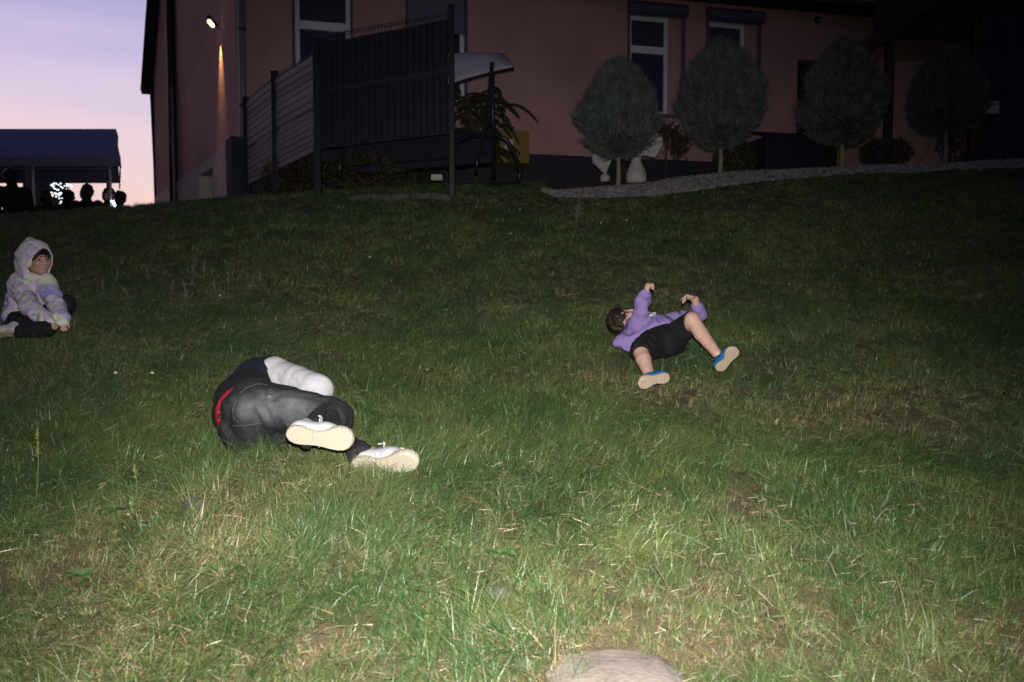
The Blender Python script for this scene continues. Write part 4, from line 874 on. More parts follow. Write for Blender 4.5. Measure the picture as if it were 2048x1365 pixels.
fh = Field(lo, hi, .0055); fh.ell(C['headc']+hup*.026-hfw*.012, (.086, .085, .094), hfw, hup, .01); fh.ell(C['headc']-hfw*.05-hup*.03, (.066, .08, .085), hfw, hup, .03); fh.ripple(.008, (30, 30, 30), 2); fh.fold(.006, hsd, 240, 3, 2)
fh.ell(C['headc']+hfw*.10-hup*.055, (.085, .088, .10), hfw, hup, .01, sub=True)
hr = fh.build('hair', M['brownhair'], kid); BODIES.append(fh)
def strands(ob_field, m, par, c, up, n, seed, L):
    v, q = ob_field.mesh(); r = np.random.default_rng(seed); b = v[r.integers(len(v), size=n)]; o = b-c; o /= np.linalg.norm(o, axis=1, keepdims=True)
    d = -np.asarray(up)[None]+r.normal(size=(n, 3))*.35; d -= o*(d*o).sum(1)[:, None]*.85; d /= np.linalg.norm(d, axis=1, keepdims=True)
    vv, ff = ribbons(b+o*.002, d, r.uniform(.5, 1.2, n)*L, r.uniform(.002, .005, n), o*.12, 3, twist=o); return stuff(mk('strands', vv, ff, m, par))
strands(fh, M['brownhair'], hr, C['headc'], hup, 900, 3, .045)
fo = Field(lo, hi, .0055); fo.chain([C['pelv']*.35+C['belly']*.65, C['belly'], C['chest'], C['neck']], [.118, .122, .124, .055], .05)
fo.chain([C['chest'], C['shA'], C['elA'], C['elA']*.35+C['wrA']*.65, C['wrA']], [.10, .066, .052, .056, .040], .03); fo.chain([C['chest'], C['shB'], C['elB'], C['elB']*.55+C['wrB']*.45], [.10, .062, .050, .046], .03)
fo.chain([C['neck']+np.array([0, -.02, -.05]), P(1246, 682, 5.0), P(1234, 686, 4.98)], [.05, .045, .028], .03); fo.cone(P(1262, 690, 4.95), P(1290, 678, 4.98), .05, .07, .04)
fo.ripple(.005, (15, 15, 15), 4); fo.fold(.016, (1, -.2, .55), 120, 8, 2.5); fo.cut(C['pelv']*.72+C['belly']*.28, C['pelv']-C['belly']+np.array([0, 0, .03]))
fo.cut(C['elB']*.45+C['wrB']*.55+np.array([0, 0, .3]), (0, 0, 1)) if False else None
hood = fo.build('hoodie', M['purple'], kid); BODIES.append(fo)
for f in (.86, 1.0):
    p_ = C['elA']*(1-f)+C['wrA']*f; ax_ = nrm(C['wrA']-C['elA']); MB().tube([p_-ax_*.012, p_, p_+ax_*.012], [.040, .0425, .040], 16).build('cuff', M['purple'], hood, smooth=True) if f == 1 else None
fsH = Field(lo, hi, .0055); fsH.chain([C['hipA'], C['hipB']], [.092, .092], .04); fsH.cone(C['pelv'], C['pelv']*.7+C['belly']*.3, .098, .098, .04)
fsH.chain([C['hipA'], C['kneeA']], [.092, .072], .03); fsH.chain([C['hipB'], C['kneeB']*.98+C['hipB']*.02], [.092, .062], .03)
fsH.ripple(.007, (14, 14, 14), 6); fsH.fold(.008, (.7, 1, 0), 120, 4); dA = nrm(C['ankA']-C['kneeA']); dB = nrm(C['kneeB']-C['hipB'])
# hems: cut only near each knee
for kn, dd, o in ((C['kneeA'], nrm(dA+nrm(C['kneeA']-C['hipA'])*.3), .035), (C['kneeB'], nrm(dB+nrm(C['ankB']-C['kneeB'])*.9), -.012)):
    sl, p_ = fsH._reg(kn-.14, kn+.14); near = np.linalg.norm(p_-kn, axis=-1) < .13; dd_ = (p_-kn)@dd-o; A_ = fsH.F[sl]; A_[near] = np.maximum(A_[near], dd_[near])
fsH.build('shorts', M['blackcloth'], kid); BODIES.append(fsH)
pr = surf_pts(fo, [P(x, y, 4.8) for x, y in ((1312, 634), (1317, 632), (1320, 629), (1327, 628))], (0, 1, 0), .003)
if len(pr) > 1: MB().tube(pr, .005, 6).build('print', M['whiteprint'], hood)
pr = surf_pts(fo, [P(x, y, 4.8) for x, y in ((1313, 626), (1318, 629), (1323, 632))], (0, 1, 0), .003)
if len(pr) > 1: MB().tube(pr, .004, 6).build('print', M['whiteprint'], hood)
pr = surf_pts(fo, [P(x, y, 4.8) for x, y in ((1336, 630), (1343, 631))], (0, 1, 0), .003)
if len(pr) > 1: MB().tube(pr, .004, 6).build('print', M['greenprint'], hood)
hA, tA = P(1341, 756, 4.42), P(1272, 770, 4.36); shoe(kid, hA, tA-hA, (.02, -.93, -.34), .196, .084, M['blueshoe'], M['tansole'], None, .07, M['sock'])
hB = P(1436, 744, 4.52); shoe(kid, hB, (.42, -.50, .74), (.06, -.86, -.5), .185, .084, M['blueshoe'], M['tansole'], None, .07, M['sock'])

# ------------------------------------------------------------------ child sitting in a tie-dye hooded top
K = dict(pelv=P(60, 640, 5.58), belly=P(60, 612, 5.58), chest=P(63, 574, 5.58), neck=P(70, 546, 5.56), headc=P(73, 521, 5.52), shA=P(38, 566, 5.56), elA=P(58, 614, 5.34), wrA=P(100, 644, 5.22), shB=P(92, 568, 5.54), elB=P(114, 612, 5.42), wrB=P(126, 645, 5.28),
         hipA=P(46, 646, 5.5), knA=P(96, 657, 5.22), anA=P(40, 664, 5.14), hipB=P(78, 644, 5.58), knB=P(131, 610, 5.50), anB=P(112, 652, 5.50))
lo, hi = bounds(list(K.values()), .2); fg = Field(lo, hi, .0055)
fg.chain([K['pelv'], K['belly'], K['chest'], K['neck'], K['headc']], [.10, .09, .10, .04, .05], .04); fg.chain([K['hipA'], K['knA'], K['anA']], [.07, .05, .034], .02); fg.chain([K['hipB'], K['knB'], K['anB']], [.07, .05, .034], .02)
fg.chain([K['chest'], K['shA'], K['elA'], K['wrA']], [.07, .042, .032, .024], .02); fg.chain([K['chest'], K['shB'], K['elB'], K['wrB']], [.07, .042, .032, .024], .02)
gfw, gup, gsd = head(fg, K['headc'], (.93, -.36, -.05), (-.06, 0, 1), .089); hand(fg, K['wrA'], (.8, -.2, -.5), (0, 0, 1), .62, .7, .005); hand(fg, K['wrB'], (.3, -.4, -.7), (.3, -.5, .5), .62, .7, .005)
gb_ = np.array([K['pelv'][0], K['pelv'][1], g1(K['pelv'][0], K['pelv'][1])]); girl = tag(fg.build('person', M['skin'], None, gb_), 'child sitting cross-legged in a pastel tie-dye hooded top with hood up', 'person'); BODIES.append(fg)
M['eyew'] = mat('eye_dark', (.10, .06, .05), .15); M['eyep'] = mat('flash_lit_pupil', (.85, .42, .38), .15); M['lip'] = mat('lip', (.35, .10, .09), .5); M['tooth'] = mat('tooth', (.7, .68, .62), .3)  # pink pupil colour is the flash's red-eye reflection, painted on
for s in (-1, 1):
    c = K['headc']+gup*.006+gfw*.073+gsd*s*.031; ey = MB().lathe(c, [(.003, -.0085), (.008, -.005), (.0105, 0), (.008, .005), (.003, .0085)], 12).build('eye', M['eyew'], girl, smooth=True)
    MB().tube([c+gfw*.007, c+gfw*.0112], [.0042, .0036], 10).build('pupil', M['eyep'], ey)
    q = [c+gup*.021+gfw*.012+gsd*s*o for o in (-.014, 0, .016)]; MB().tube(q, [.002, .003, .0015], 5).build('eyebrow', M['brownhair'], girl)
mc = K['headc']-gup*.050+gfw*.083; MB().tube([mc+gsd*o+gfw*(-.012*abs(o)/.022) + gup*(.004*abs(o)/.022) for o in (-.024, -.012, 0, .012, .024)], [.002, .005, .006, .005, .002], 8).build('lips', M['lip'], girl, smooth=True)
fy_ = Field(K['headc']-.2, K['headc']+.2, .0055); fy_.ell(K['headc']+gup*.03-gfw*.01, (.088, .088, .088), gfw, gup, .01); fy_.ell(K['headc']+gfw*.12-gup*.03, (.08, .085, .09), gfw, gup, .01, sub=True); gh = fy_.build('hair', M['brownhair'], girl); strands(fy_, M['brownhair'], gh, K['headc'], gup, 500, 5, .04)
fd_ = Field(lo, hi, .0055); fd_.ell(K['headc']+gup*.012-gfw*.022, (.116, .112, .134), gfw, gup, .02); fd_.cone(K['headc']-gfw*.08-gup*.02, K['neck']-gfw*.07-gup*.03, .075, .08, .05); fd_.ell(K['neck']-gup*.03+gfw*.01, (.10, .11, .05), gfw, gup, .03)
fd_.cone(K['headc']+gup*.10-gfw*.03, K['headc']+gup*.135-gfw*.05, .04, .02, .04)
fd_.ell(K['headc']+gup*.0-gfw*.0, (.094, .091, .112), gfw, gup, .008, sub=True); fd_.cone(K['headc']-gup*.012+gfw*.04, K['headc']-gup*.03+gfw*.25, .072, .082, .01, (gup, 1.3), sub=True); fd_.ripple(.005, (18, 18, 18), 4); fd_.fold(.005, gfw, 70, 3)
ho = Field(lo, hi, .0055); ho.chain([K['pelv'], K['belly'], K['chest'], K['neck']-gup*.01], [.155, .145, .125, .062], .05); ho.chain([K['chest'], K['shA'], K['elA'], K['elA']*.2+K['wrA']*.8, K['wrA']], [.09, .072, .062, .052, .036], .03)
ho.chain([K['chest'], K['shB'], K['elB'], K['elB']*.2+K['wrB']*.8, K['wrB']], [.09, .070, .062, .052, .036], .03); ho.ell(P(36, 620, 5.56), (.08, .10, .12), k=.06); ho.ripple(.008, (13, 13, 13), 5); ho.fold(.013, (.6, .3, .5), 120, 9)
ho.cut(K['pelv']-np.array([0, 0, .02]), (-.12, 0, -1)) if False else None
sl, p_ = ho._reg(ho.lo, ho.lo+ho.h*ho.n); zc_ = K['pelv'][2]+.012; low = (p_[..., 0] < K['elA'][0]+.05) & (p_[..., 1] > K['wrA'][1]+.14); ho.F[low] = np.maximum(ho.F[low], (zc_ + .05*vnoise(p_[low]*6) - p_[low][:, 2])*.8)
top = ho.build('hooded_top', M['tiedye'], girl); BODIES.append(ho); hd2 = fd_.build('hood', M['tiedye'], top); hd2.data.transform(Matrix.Translation((1.3, .4, .7))); hd2.location = (-1.3, -.4, -.7)
lg = Field(lo, hi, .0055); lg.chain([K['hipA'], K['hipB']], [.105, .105], .04); lg.chain([K['hipA'], K['knA'], K['anA']], [.085, .056, .046], .03); lg.chain([K['hipB'], K['knB'], K['anB']], [.092, .068, .05], .03); lg.ripple(.006, (15, 15, 15), 3); lg.fold(.005, (1, 0, .2), 80, 2)
M['legging'] = mat('black_ribbed_trousers', (.010, .011, .018), .9, .3, 10); lg.build('trousers', M['legging'], girl); BODIES.append(lg)
hA = P(38, 668, 5.12); shoe(girl, hA, (-1, -.15, -.10), (-.1, -.55, -.8), .19, .08, M['whiteleather'], M['tansole'], None, .075)
hB = P(112, 662, 5.55); shoe(girl, hB, (-.7, -.4, -.1), (0, -.1, -1), .19, .075, M['whiteleather'], M['tansole'], None, .06)

# ------------------------------------------------------------------ dark figures by the tent
def figure(px, d, ztop, hgt, face, sit, label, arm=0.0):
    x = P(px, 400, d)[0]; base = np.array([x, d, ztop-hgt]); f = np.array([math.cos(face), math.sin(face), 0]); s = np.array([-f[1], f[0], 0]); u = np.array([0, 0, 1.]); k = hgt/(1.75 if not sit else 1.30)
    if not sit: hip = base+u*.92*k; kn = [hip+s*e*.11*k-u*.45*k+f*.03 for e in (-1, 1)]; an = [base+s*e*.12*k+u*.06 for e in (-1, 1)]
    else: hip = base+u*.48*k; kn = [hip+s*e*.14*k+f*.42*k+u*.02 for e in (-1, 1)]; an = [base+s*e*.14*k+f*.42*k+u*.06 for e in (-1, 1)]
    ch = hip+u*.42*k; nk = ch+u*.18*k; hc = nk+u*.13*k; sh = [ch+s*e*.18*k+u*.08*k for e in (-1, 1)]; el_ = [q+s*e*.06*k-u*.28*k+f*(.04+arm*.1) for q, e in zip(sh, (-1, 1))]; wr = [q+f*(.18+.1*arm)*k-u*(.12-arm*.3)*k-s*e*.05 for q, e in zip(el_, (-1, 1))]
    lo, hi = bounds([base, hip, hc, *kn, *an, *el_, *wr], .22); F1 = Field(lo, hi, .012); F1.chain([hip, ch, nk, hc], [.10*k, .12*k, .05*k, .06*k], .04)
    for i in (0, 1): F1.chain([hip, kn[i], an[i]], [.08*k, .055*k, .04*k], .02); F1.chain([ch, sh[i], el_[i], wr[i]], [.09*k, .055*k, .04*k, .03*k], .02); F1.cone(an[i], an[i]+f*.15*k-u*.02, .035*k, .03*k, .02); hand(F1, wr[i], f-u*.3, u, k, .6)
    head(F1, hc+s*.03*math.sin(px), f, u, .098*k); o = tag(F1.build('person', M['skin'], None, base), label, 'person')
    F2 = Field(lo, hi, .011); F2.chain([hip-u*.02, hip+u*.1, ch, nk], [.16*k, .15*k, .15*k, .07*k], .06); 
    for i in (0, 1): F2.chain([ch, sh[i], el_[i], wr[i]], [.11*k, .085*k, .065*k, .048*k], .04)
    F2.ripple(.012, (8, 8, 8), px); F2.build('jacket', M['dark_cloth'], o)
    F3 = Field(lo, hi, .012)
    for i in (0, 1): F3.chain([hip, kn[i], an[i]], [.11*k, .08*k, .06*k], .03)
    F3.build('trousers', M['dark_cloth'], o)
    F4 = Field(lo, hi, .010); F4.ell(hc+s*.03*math.sin(px)+u*.03*k-f*.03*k, (.105*k, .10*k, .105*k), f, u, .02); F4.ell(hc-u*.06*k-f*.05*k, (.06*k, .09*k, .10*k), f, u, .05); F4.ripple(.012, (20, 20, 20), px); F4.build('hair', M['brownhair'], o)
    return o, wr
figure(26, 13.2, zz(344, 13.2), 1.82, 1.9, False, 'standing person in dark jacket before the pale tent curtain')
figure(96, 14.6, zz(388, 14.6), 1.25, 1.6, True, 'dark seated person in front of the fairy lights', .3)
figure(137, 15.3, zz(386, 15.3), 1.30, 1.3, True, 'dark seated person just beside the fairy lights towards the tent window')
figure(174, 15.0, zz(376, 15.0), 1.42, 1.7, True, 'dark seated person outlined against the bright tent window')
_, wrs = figure(216, 14.8, zz(381, 14.8), 1.40, -1.2, True, 'dark person beside the bright curved light trail', .5)
figure(238, 15.6, zz(388, 15.6), 1.36, 2.4, True, 'dark person seated beyond the corner of the tent')
M['glow'] = mat('glowing_tube', (.8, 1, 1), .4, emit=((.75, .95, 1), 6))
gs = thing('light_trail', 'bright white curved light trail built as a glowing tube', 'light trail', tuple(P(229, 412, 14.5)))  # trail of a moving light, made up here as a solid glowing tube
MB().tube([P(222, 402, 14.5), P(227, 405, 14.5), P(229.5, 411, 14.5), P(229.5, 418, 14.5), P(228, 425, 14.5)], [.012, .02, .022, .018, .008], 8).build('tube', M['glow'], gs, smooth=True); MB().tube([P(228, 424, 14.5), P(227, 429, 14.5)], .014, 8).build('dark_end', M['pipe_dark'], gs)

# ------------------------------------------------------------------ stones in the lawn
def stone(name, label, px, py, rx, ry, rz, seed, m, sink=.4):
    q = hit(px, py); V = []; F = []; nu, nv = 20, 36
    for i in range(nu+1):
        th = math.pi*i/nu
        for j in range(nv):
            a = 2*math.pi*j/nv; V.append((math.sin(th)*math.cos(a), math.sin(th)*math.sin(a), math.cos(th)))
    V = np.array(V); V[:, 2] = np.sign(V[:, 2])*np.abs(V[:, 2])**.8; V *= (1+.16*vnoise(V*1.9+seed)+.05*vnoise(V*5+seed)+.012*vnoise(V*22+seed))[:, None]; V *= [rx, ry, rz]
    F = [(i*nv+j, i*nv+(j+1) % nv, (i+1)*nv+(j+1) % nv, (i+1)*nv+j) for i in range(nu) for j in range(nv)]
    c = q.copy(); c[2] = g1(c[0], c[1]) + rz*(1-2*sink)
    return tag(mk(name, V+c, F, m, None, (c[0], c[1], c[2]-rz), True), label, 'stone'), c
st1, sc1 = stone('flat_stone', 'large smooth pinkish grey stone half sunk in the near grass', 1232, 1352, .172, .17, .024, 1, M['sandstone'], .42)
st2, sc2 = stone('small_stone', 'small rounded grey stone among yellow dry grass', 388, 1024, .05, .04, .04, 4, M['concrete'], .4)
st3, sc3 = stone('small_stone', 'flat grey stone mostly covered by grass near the big stone', 985, 1192, .07, .035, .02, 6, M['concrete'], .4)

# ------------------------------------------------------------------ lawn
def blade_mat():
    m = bpy.data.materials.new('grass_blade'); m.use_nodes = True; nt = m.node_tree; b = nt.nodes['Principled BSDF']; b.inputs['Roughness'].default_value = .42; b.inputs['Specular IOR Level'].default_value = .5
    def at(n, t='GEOMETRY'): a = nt.nodes.new('ShaderNodeAttribute'); a.attribute_name = n; a.attribute_type = t; return a.outputs['Fac']
    def mth(op, a, bb):
        x = nt.nodes.new('ShaderNodeMath'); x.operation = op
        for i, v in enumerate((a, bb)):
            if isinstance(v, (int, float)): x.inputs[i].default_value = v
            else: nt.links.new(v, x.inputs[i])
        return x.outputs[0]
    rk, hue, dry, tint = at('rank'), at('hue'), at('dry', 'INSTANCER'), at('tint', 'INSTANCER')
    gr = nt.nodes.new('ShaderNodeValToRGB'); e = gr.color_ramp.elements
    e[0].position = 0; e[0].color = lin((.026, .060, .019)); e[1].position = 1; e[1].color = lin((.158, .180, .057))
    for p, c in ((.35, (.052, .101, .031)), (.7, (.094, .142, .046))): x = e.new(p); x.color = lin(c)
    nt.links.new(mth('ADD', mth('MULTIPLY', hue, .45), mth('MULTIPLY', tint, .55)), gr.inputs[0])
    st = nt.nodes.new('ShaderNodeValToRGB'); e = st.color_ramp.elements
    e[0].position = 0; e[0].color = lin((.15, .10, .05)); e[1].position = 1; e[1].color = lin((.36, .30, .20))
    for p, c in ((.4, (.22, .16, .075)), (.75, (.30, .24, .14))): x = e.new(p); x.color = lin(c)
    nt.links.new(hue, st.inputs[0])
    mk_ = nt.nodes.new('ShaderNodeMapRange'); mk_.inputs[1].default_value = -.05; mk_.inputs[2].default_value = .05; nt.links.new(mth('SUBTRACT', dry, rk), mk_.inputs[0])
    mx = nt.nodes.new('ShaderNodeMix'); mx.data_type = 'RGBA'; nt.links.new(mk_.outputs[0], mx.inputs[0]); nt.links.new(gr.outputs[0], mx.inputs[6]); nt.links.new(st.outputs[0], mx.inputs[7]); nt.links.new(mx.outputs[2], b.inputs['Base Color'])
    tr_ = nt.nodes.new('ShaderNodeBsdfTranslucent'); nt.links.new(mx.outputs[2], tr_.inputs[0]); ms = nt.nodes.new('ShaderNodeMixShader'); ms.inputs[0].default_value = .0
    nt.nodes.remove(tr_); nt.nodes.remove(ms)
    return m
M['blade'] = blade_mat()
tufts = bpy.data.collections.new('grass_tufts')
def tuft(i, n, spread, hmin, hmax, w, lean, bend, flatn, seed, comb=0):
    r = np.random.default_rng(seed); base = np.stack([r.normal(size=n)*spread, r.normal(size=n)*spread, r.uniform(-.012, 0, n)], 1)
    az = r.uniform(0, 2*math.pi, n)*(1-comb) + comb*r.normal(size=n)*.5; ln = np.abs(r.normal(size=n))*lean
    isf = np.arange(n) >= n-flatn; ln[isf] = r.uniform(1.15, 1.5, isf.sum())
    d = np.stack([np.sin(ln)*np.cos(az), np.sin(ln)*np.sin(az), np.cos(ln)], 1); L = r.uniform(hmin, hmax, n); L[isf] *= .8; base[isf, 2] = r.uniform(.004, .02, isf.sum())
    bd = np.stack([np.cos(az), np.sin(az), -.55*np.ones(n)], 1)*(r.uniform(.05, 1, n)*bend)[:, None]; bd[isf] *= .3
    tw = np.stack([np.cos(az+1.57+r.normal(size=n)*.7), np.sin(az+1.57+r.normal(size=n)*.7), np.zeros(n)], 1); tw = np.cross(d, tw) + r.normal(size=(n, 3))*.3
    v, f = ribbons(base, d, L, r.uniform(.6, 1.25, n)*w, bd, 3, twist=tw)
    me = bpy.data.meshes.new('tuft'); me.from_pydata(v.tolist(), [], f.tolist()); me.materials.append(M['blade']); k = 8
    rank = r.uniform(.2, 1.2, n) if i < 4 or i > 8 else r.uniform(.5, 1.7, n); rank[isf] = r.uniform(-.2, .35, isf.sum()); hue = r.uniform(0, 1, n)
    for nm, arr in (('rank', rank), ('hue', hue)): a = me.attributes.new(nm, 'FLOAT', 'POINT'); a.data.foreach_set('value', np.repeat(arr, k))
    TV[i] = (v, f, rank, hue)
    o = bpy.data.objects.new('tuft_%02d' % i, me); tufts.objects.link(o)
S_ = 100; TV = {}
for i in range(4): tuft(i, 24, .020, .035, .085, .0031, .45, .45, 5, S_+i)               # short lawn
for i in range(4, 7): tuft(i, 20, .020, .08, .16, .0033, .75, .85, 3, S_+i)              # long
for i in range(7, 9): tuft(i, 20, .026, .10, .20, .0033, 1.0, .9, 2, S_+i, .75)          # long, combed over
for i in range(9, 11): tuft(i, 26, .035, .03, .08, .0030, .9, .3, 20, S_+i)              # thatch
for i in range(11, 13): tuft(i, 20, .035, .04, .085, .0065, .6, .5, 3, S_+i)             # coarse, for the far lawn

tuft(13, 14, .030, .018, .034, .015, .8, .2, 0, S_+13); tuft(14, 9, .030, .03, .06, .016, 1.0, .4, 0, S_+14)      # clover and small broad leaves
def scatter(dens, y0, y1, half):
    A = 0; n = int(dens*(y1-y0)*2*half); y = rng.uniform(y0, y1, n); x = rng.uniform(-half, half, n); return x, y
pts = []
for dens, y0, y1, half in ((1500, 1.35, 2.7, 2.6), (1150, 2.7, 4.3, 3.7), (820, 4.3, 6.4, 5.4), (420, 6.4, 9.2, 7.6), (190, 9.2, 13.5, 10.8)):
    n = int(dens*(y1-y0)*2*half); y = rng.uniform(y0, y1, n); x = rng.uniform(-half, half, n)
    ok = np.abs(x) < .80*y + .75; pts.append(np.stack([x[ok], y[ok]], 1))
pts = np.concatenate(pts); gx_, gy_ = pts[:, 0], pts[:, 1]; gz_ = G(gx_, gy_)
# dry and bare patches: their own places in the lawn
dry = .12 + .24*n2(gx_, gy_, .75, 5) + .26*n2(gx_, gy_, .20, 9) + .10*n2(gx_, gy_, 2.2, 2); bare = np.zeros(len(gx_))
for px, py, rx, ry, am, br in ((1810, 855, .42, .20, .5, .6), (1650, 850, .25, .12, .4, .4), (1330, 800, .30, .14, .55, .55), (1580, 728, .35, .10, .6, .5), (1760, 790, .4, .12, .4, .4), (300, 1130, .40, .16, .36, .2), (440, 1010, .22, .14, .38, .25), (470, 1085, .25, .12, .3, .2),
        (1480, 1020, .10, .05, .8, .7), (1420, 1195, .06, .03, .8, .7), (1180, 600, .6, .2, .45, .5), (1450, 600, .5, .2, .35, .4), (905, 760, .12, .06, .6, .5), (1020, 750, .12, .06, .5, .5), (1930, 790, .5, .2, .3, .4), (1250, 520, .5, .25, .35, .35), (900, 850, .15, .1, .4, .3),
        (650, 1310, .2, .05, .45, .3), (1450, 1290, .3, .06, .45, .3), (1900, 1290, .4, .10, .45, .2), (150, 1300, .4, .06, .35, .2), (1120, 1320, .05, .04, .3, .2), (60, 1150, .3, .1, .4, .3)):
    q = hit(px, py); g_ = np.exp(-((gx_-q[0])/rx)**2-((gy_-q[1])/(ry*1.8))**2); dry += am*g_; bare = np.maximum(bare, br*g_)
dry = np.clip(dry, .02, 1.1)
p3 = np.stack([gx_, gy_, gz_+.03], 1); keep = rng.uniform(0, 1, len(gx_)) > bare*.85
for F_ in BODIES:
    keep &= F_.sample(p3) > 0
for c, rx, ry in ((sc1, .118, .11), (sc2, .04, .03), (sc3, .05, .025)): keep &= ((gx_-c[0])/rx)**2+((gy_-c[1])/ry)**2 > 1
t_ = np.linspace(0, 1, 200); e_, w_ = strip_pts(t_)
xe = gx_; fy0 = np.interp(gx_/gy_, e_[:, 0]/e_[:, 1], e_[:, 1], left=99, right=e_[-1, 1]); keep &= gy_ < fy0 + .05
hs = (gx_-HC[0])*(-FN[0])+(gy_-HC[1])*(-FN[1]); hs2 = (gx_-HC[0])*(-SN[0])+(gy_-HC[1])*(-SN[1]); keep &= ~((hs > -.1) & (hs2 > -.1))
gx_, gy_, gz_, dry, bare = (a[keep] for a in (gx_, gy_, gz_, dry, bare)); n = len(gx_)
u = rng.uniform(0, 1, n); longm = np.clip(.40+.6*n2(gx_, gy_, .40, 14)+.5*n2(gx_, gy_, .16, 4), .05, .85)
var = np.where(u < longm*.35, rng.integers(4, 7, n), np.where(u < longm*.92, rng.integers(7, 9, n), rng.integers(0, 4, n)))
th_ = (rng.uniform(0, 1, n) < .18+.35*np.clip(dry-.30, 0, 1)) ; var = np.where(th_, rng.integers(9, 11, n), var)
var = np.where((rng.uniform(0, 1, n) < .02+.10*np.clip(n2(gx_, gy_, .28, 51)-.25, 0, 1)) & ~th_, rng.integers(13, 15, n), var)
var = np.where((gy_ > 6.2) & (rng.uniform(0, 1, n) < np.clip((gy_-6.2)/3, 0, .9)), rng.integers(11, 13, n), var)
combd = 2.5*n2(gx_, gy_, .9, 21)+rng.normal(size=n)*.6
rotz = np.where((var >= 7) & (var < 9), combd, rng.uniform(0, 6.283, n))
lay = .42*np.clip(.55+.6*n2(gx_, gy_, .35, 61), 0, 1)*(gy_ < 7); cdir = 3.0*n2(gx_, gy_, .55, 66)-.6; rot = np.stack([rng.normal(size=n)*.10-np.sin(cdir-rotz)*lay, rng.normal(size=n)*.10+np.cos(cdir-rotz)*lay, rotz], 1); scl = rng.uniform(.75, 1.2, n)*(1-.35*bare)*(1+.12*n2(gx_, gy_, .5, 31)); scl *= .80*(1+.28*n2(gx_, gy_, .30, 41)); scl *= np.where(gy_ < 2.6, .85, 1.0)
tint = np.clip(.48+.5*n2(gx_, gy_, .5, 17)+.5*n2(gx_, gy_, .17, 27)+.15*rng.normal(size=n), 0, 1)
NEARY = 3.55; nearm = gy_ < NEARY
M['blade_near'] = M['blade'].copy()
for nd in M['blade_near'].node_tree.nodes:
    if nd.type == 'ATTRIBUTE': nd.attribute_type = 'GEOMETRY'
def euler_mat(r):
    cx, sx, cy, sy, cz, sz = np.cos(r[:, 0]), np.sin(r[:, 0]), np.cos(r[:, 1]), np.sin(r[:, 1]), np.cos(r[:, 2]), np.sin(r[:, 2])
    return np.stack([np.stack([cy*cz, sx*sy*cz-cx*sz, cx*sy*cz+sx*sz], -1), np.stack([cy*sz, sx*sy*sz+cx*cz, cx*sy*sz-sx*cz], -1), np.stack([-sy, sx*cy, cx*cy], -1)], 1)
AV, AF, AR, AH, AD, AT = [], [], [], [], [], []; off = 0
for vi in range(15):
    ix = np.where(nearm & (var == vi))[0]
    if not len(ix): continue
    v, f, rk_, hu_ = TV[vi]; Rm = euler_mat(rot[ix])*scl[ix][:, None, None]
    w = np.einsum('nij,kj->nki', Rm, v) + np.stack([gx_[ix], gy_[ix], gz_[ix]], 1)[:, None]; m_ = len(v)
    AV.append(w.reshape(-1, 3)); AF.append((f[None]+(off+np.arange(len(ix))*m_)[:, None, None]).reshape(-1, 4)); off += m_*len(ix)
    AR.append(np.tile(np.repeat(rk_, 8), len(ix))); AH.append(np.tile(np.repeat(hu_, 8), len(ix))); AD.append(np.repeat(dry[ix], m_)); AT.append(np.repeat(tint[ix], m_))
AV, AF = np.concatenate(AV), np.concatenate(AF)
nme = bpy.data.meshes.new('near_grass'); nme.vertices.add(len(AV)); nme.vertices.foreach_set('co', AV.astype(np.float32).ravel()); nme.loops.add(len(AF)*4); nme.loops.foreach_set('vertex_index', AF.astype(np.int32).ravel())
nme.polygons.add(len(AF)); nme.polygons.foreach_set('loop_start', np.arange(0, len(AF)*4, 4, dtype=np.int32)); nme.update(calc_edges=True); nme.materials.append(M['blade_near'])
for nm, arr in (('rank', AR), ('hue', AH), ('dry', AD), ('tint', AT)): a = nme.attributes.new(nm, 'FLOAT', 'POINT'); a.data.foreach_set('value', np.concatenate(arr).astype(np.float32))
ngr = bpy.data.objects.new('grass', nme); COL.objects.link(ngr); stuff(ngr, 'tangled green and straw coloured grass blades at the foot of the slope', 'grass')
print('NEAR TRIS', len(AF)*2)
gx_, gy_, gz_, rot, scl, dry, tint, var = (a[~nearm] for a in (gx_, gy_, gz_, rot, scl, dry, tint, var)); n = len(gx_)
gme = bpy.data.meshes.new('grass'); gme.from_pydata(np.stack([gx_, gy_, gz_], 1).tolist(), [], [])
for nm, ty, arr, key in (('rot', 'FLOAT_VECTOR', rot.ravel(), 'vector'), ('scl', 'FLOAT', scl, 'value'), ('dry', 'FLOAT', dry, 'value'), ('tint', 'FLOAT', tint, 'value'), ('var', 'INT', var.astype(np.int32), 'value')):
    a = gme.attributes.new(nm, ty, 'POINT'); a.data.foreach_set(key, arr)
grass = bpy.data.objects.new('grass', gme); COL.objects.link(grass); stuff(grass, 'green lawn grass with straw yellow dry patches on the slope', 'grass')
ng = bpy.data.node_groups.new('grass_spread', 'GeometryNodeTree'); ng.interface.new_socket('Geometry', in_out='INPUT', socket_type='NodeSocketGeometry'); ng.interface.new_socket('Geometry', in_out='OUTPUT', socket_type='NodeSocketGeometry')
gi, go = ng.nodes.new('NodeGroupInput'), ng.nodes.new('NodeGroupOutput'); ci = ng.nodes.new('GeometryNodeCollectionInfo'); ci.inputs['Collection'].default_value = tufts; ci.inputs['Separate Children'].default_value = True; ci.inputs['Reset Children'].default_value = True
ip = ng.nodes.new('GeometryNodeInstanceOnPoints'); ip.inputs['Pick Instance'].default_value = True
def na(nm, ty): x = ng.nodes.new('GeometryNodeInputNamedAttribute'); x.data_type = ty; x.inputs['Name'].default_value = nm; return x.outputs['Attribute']
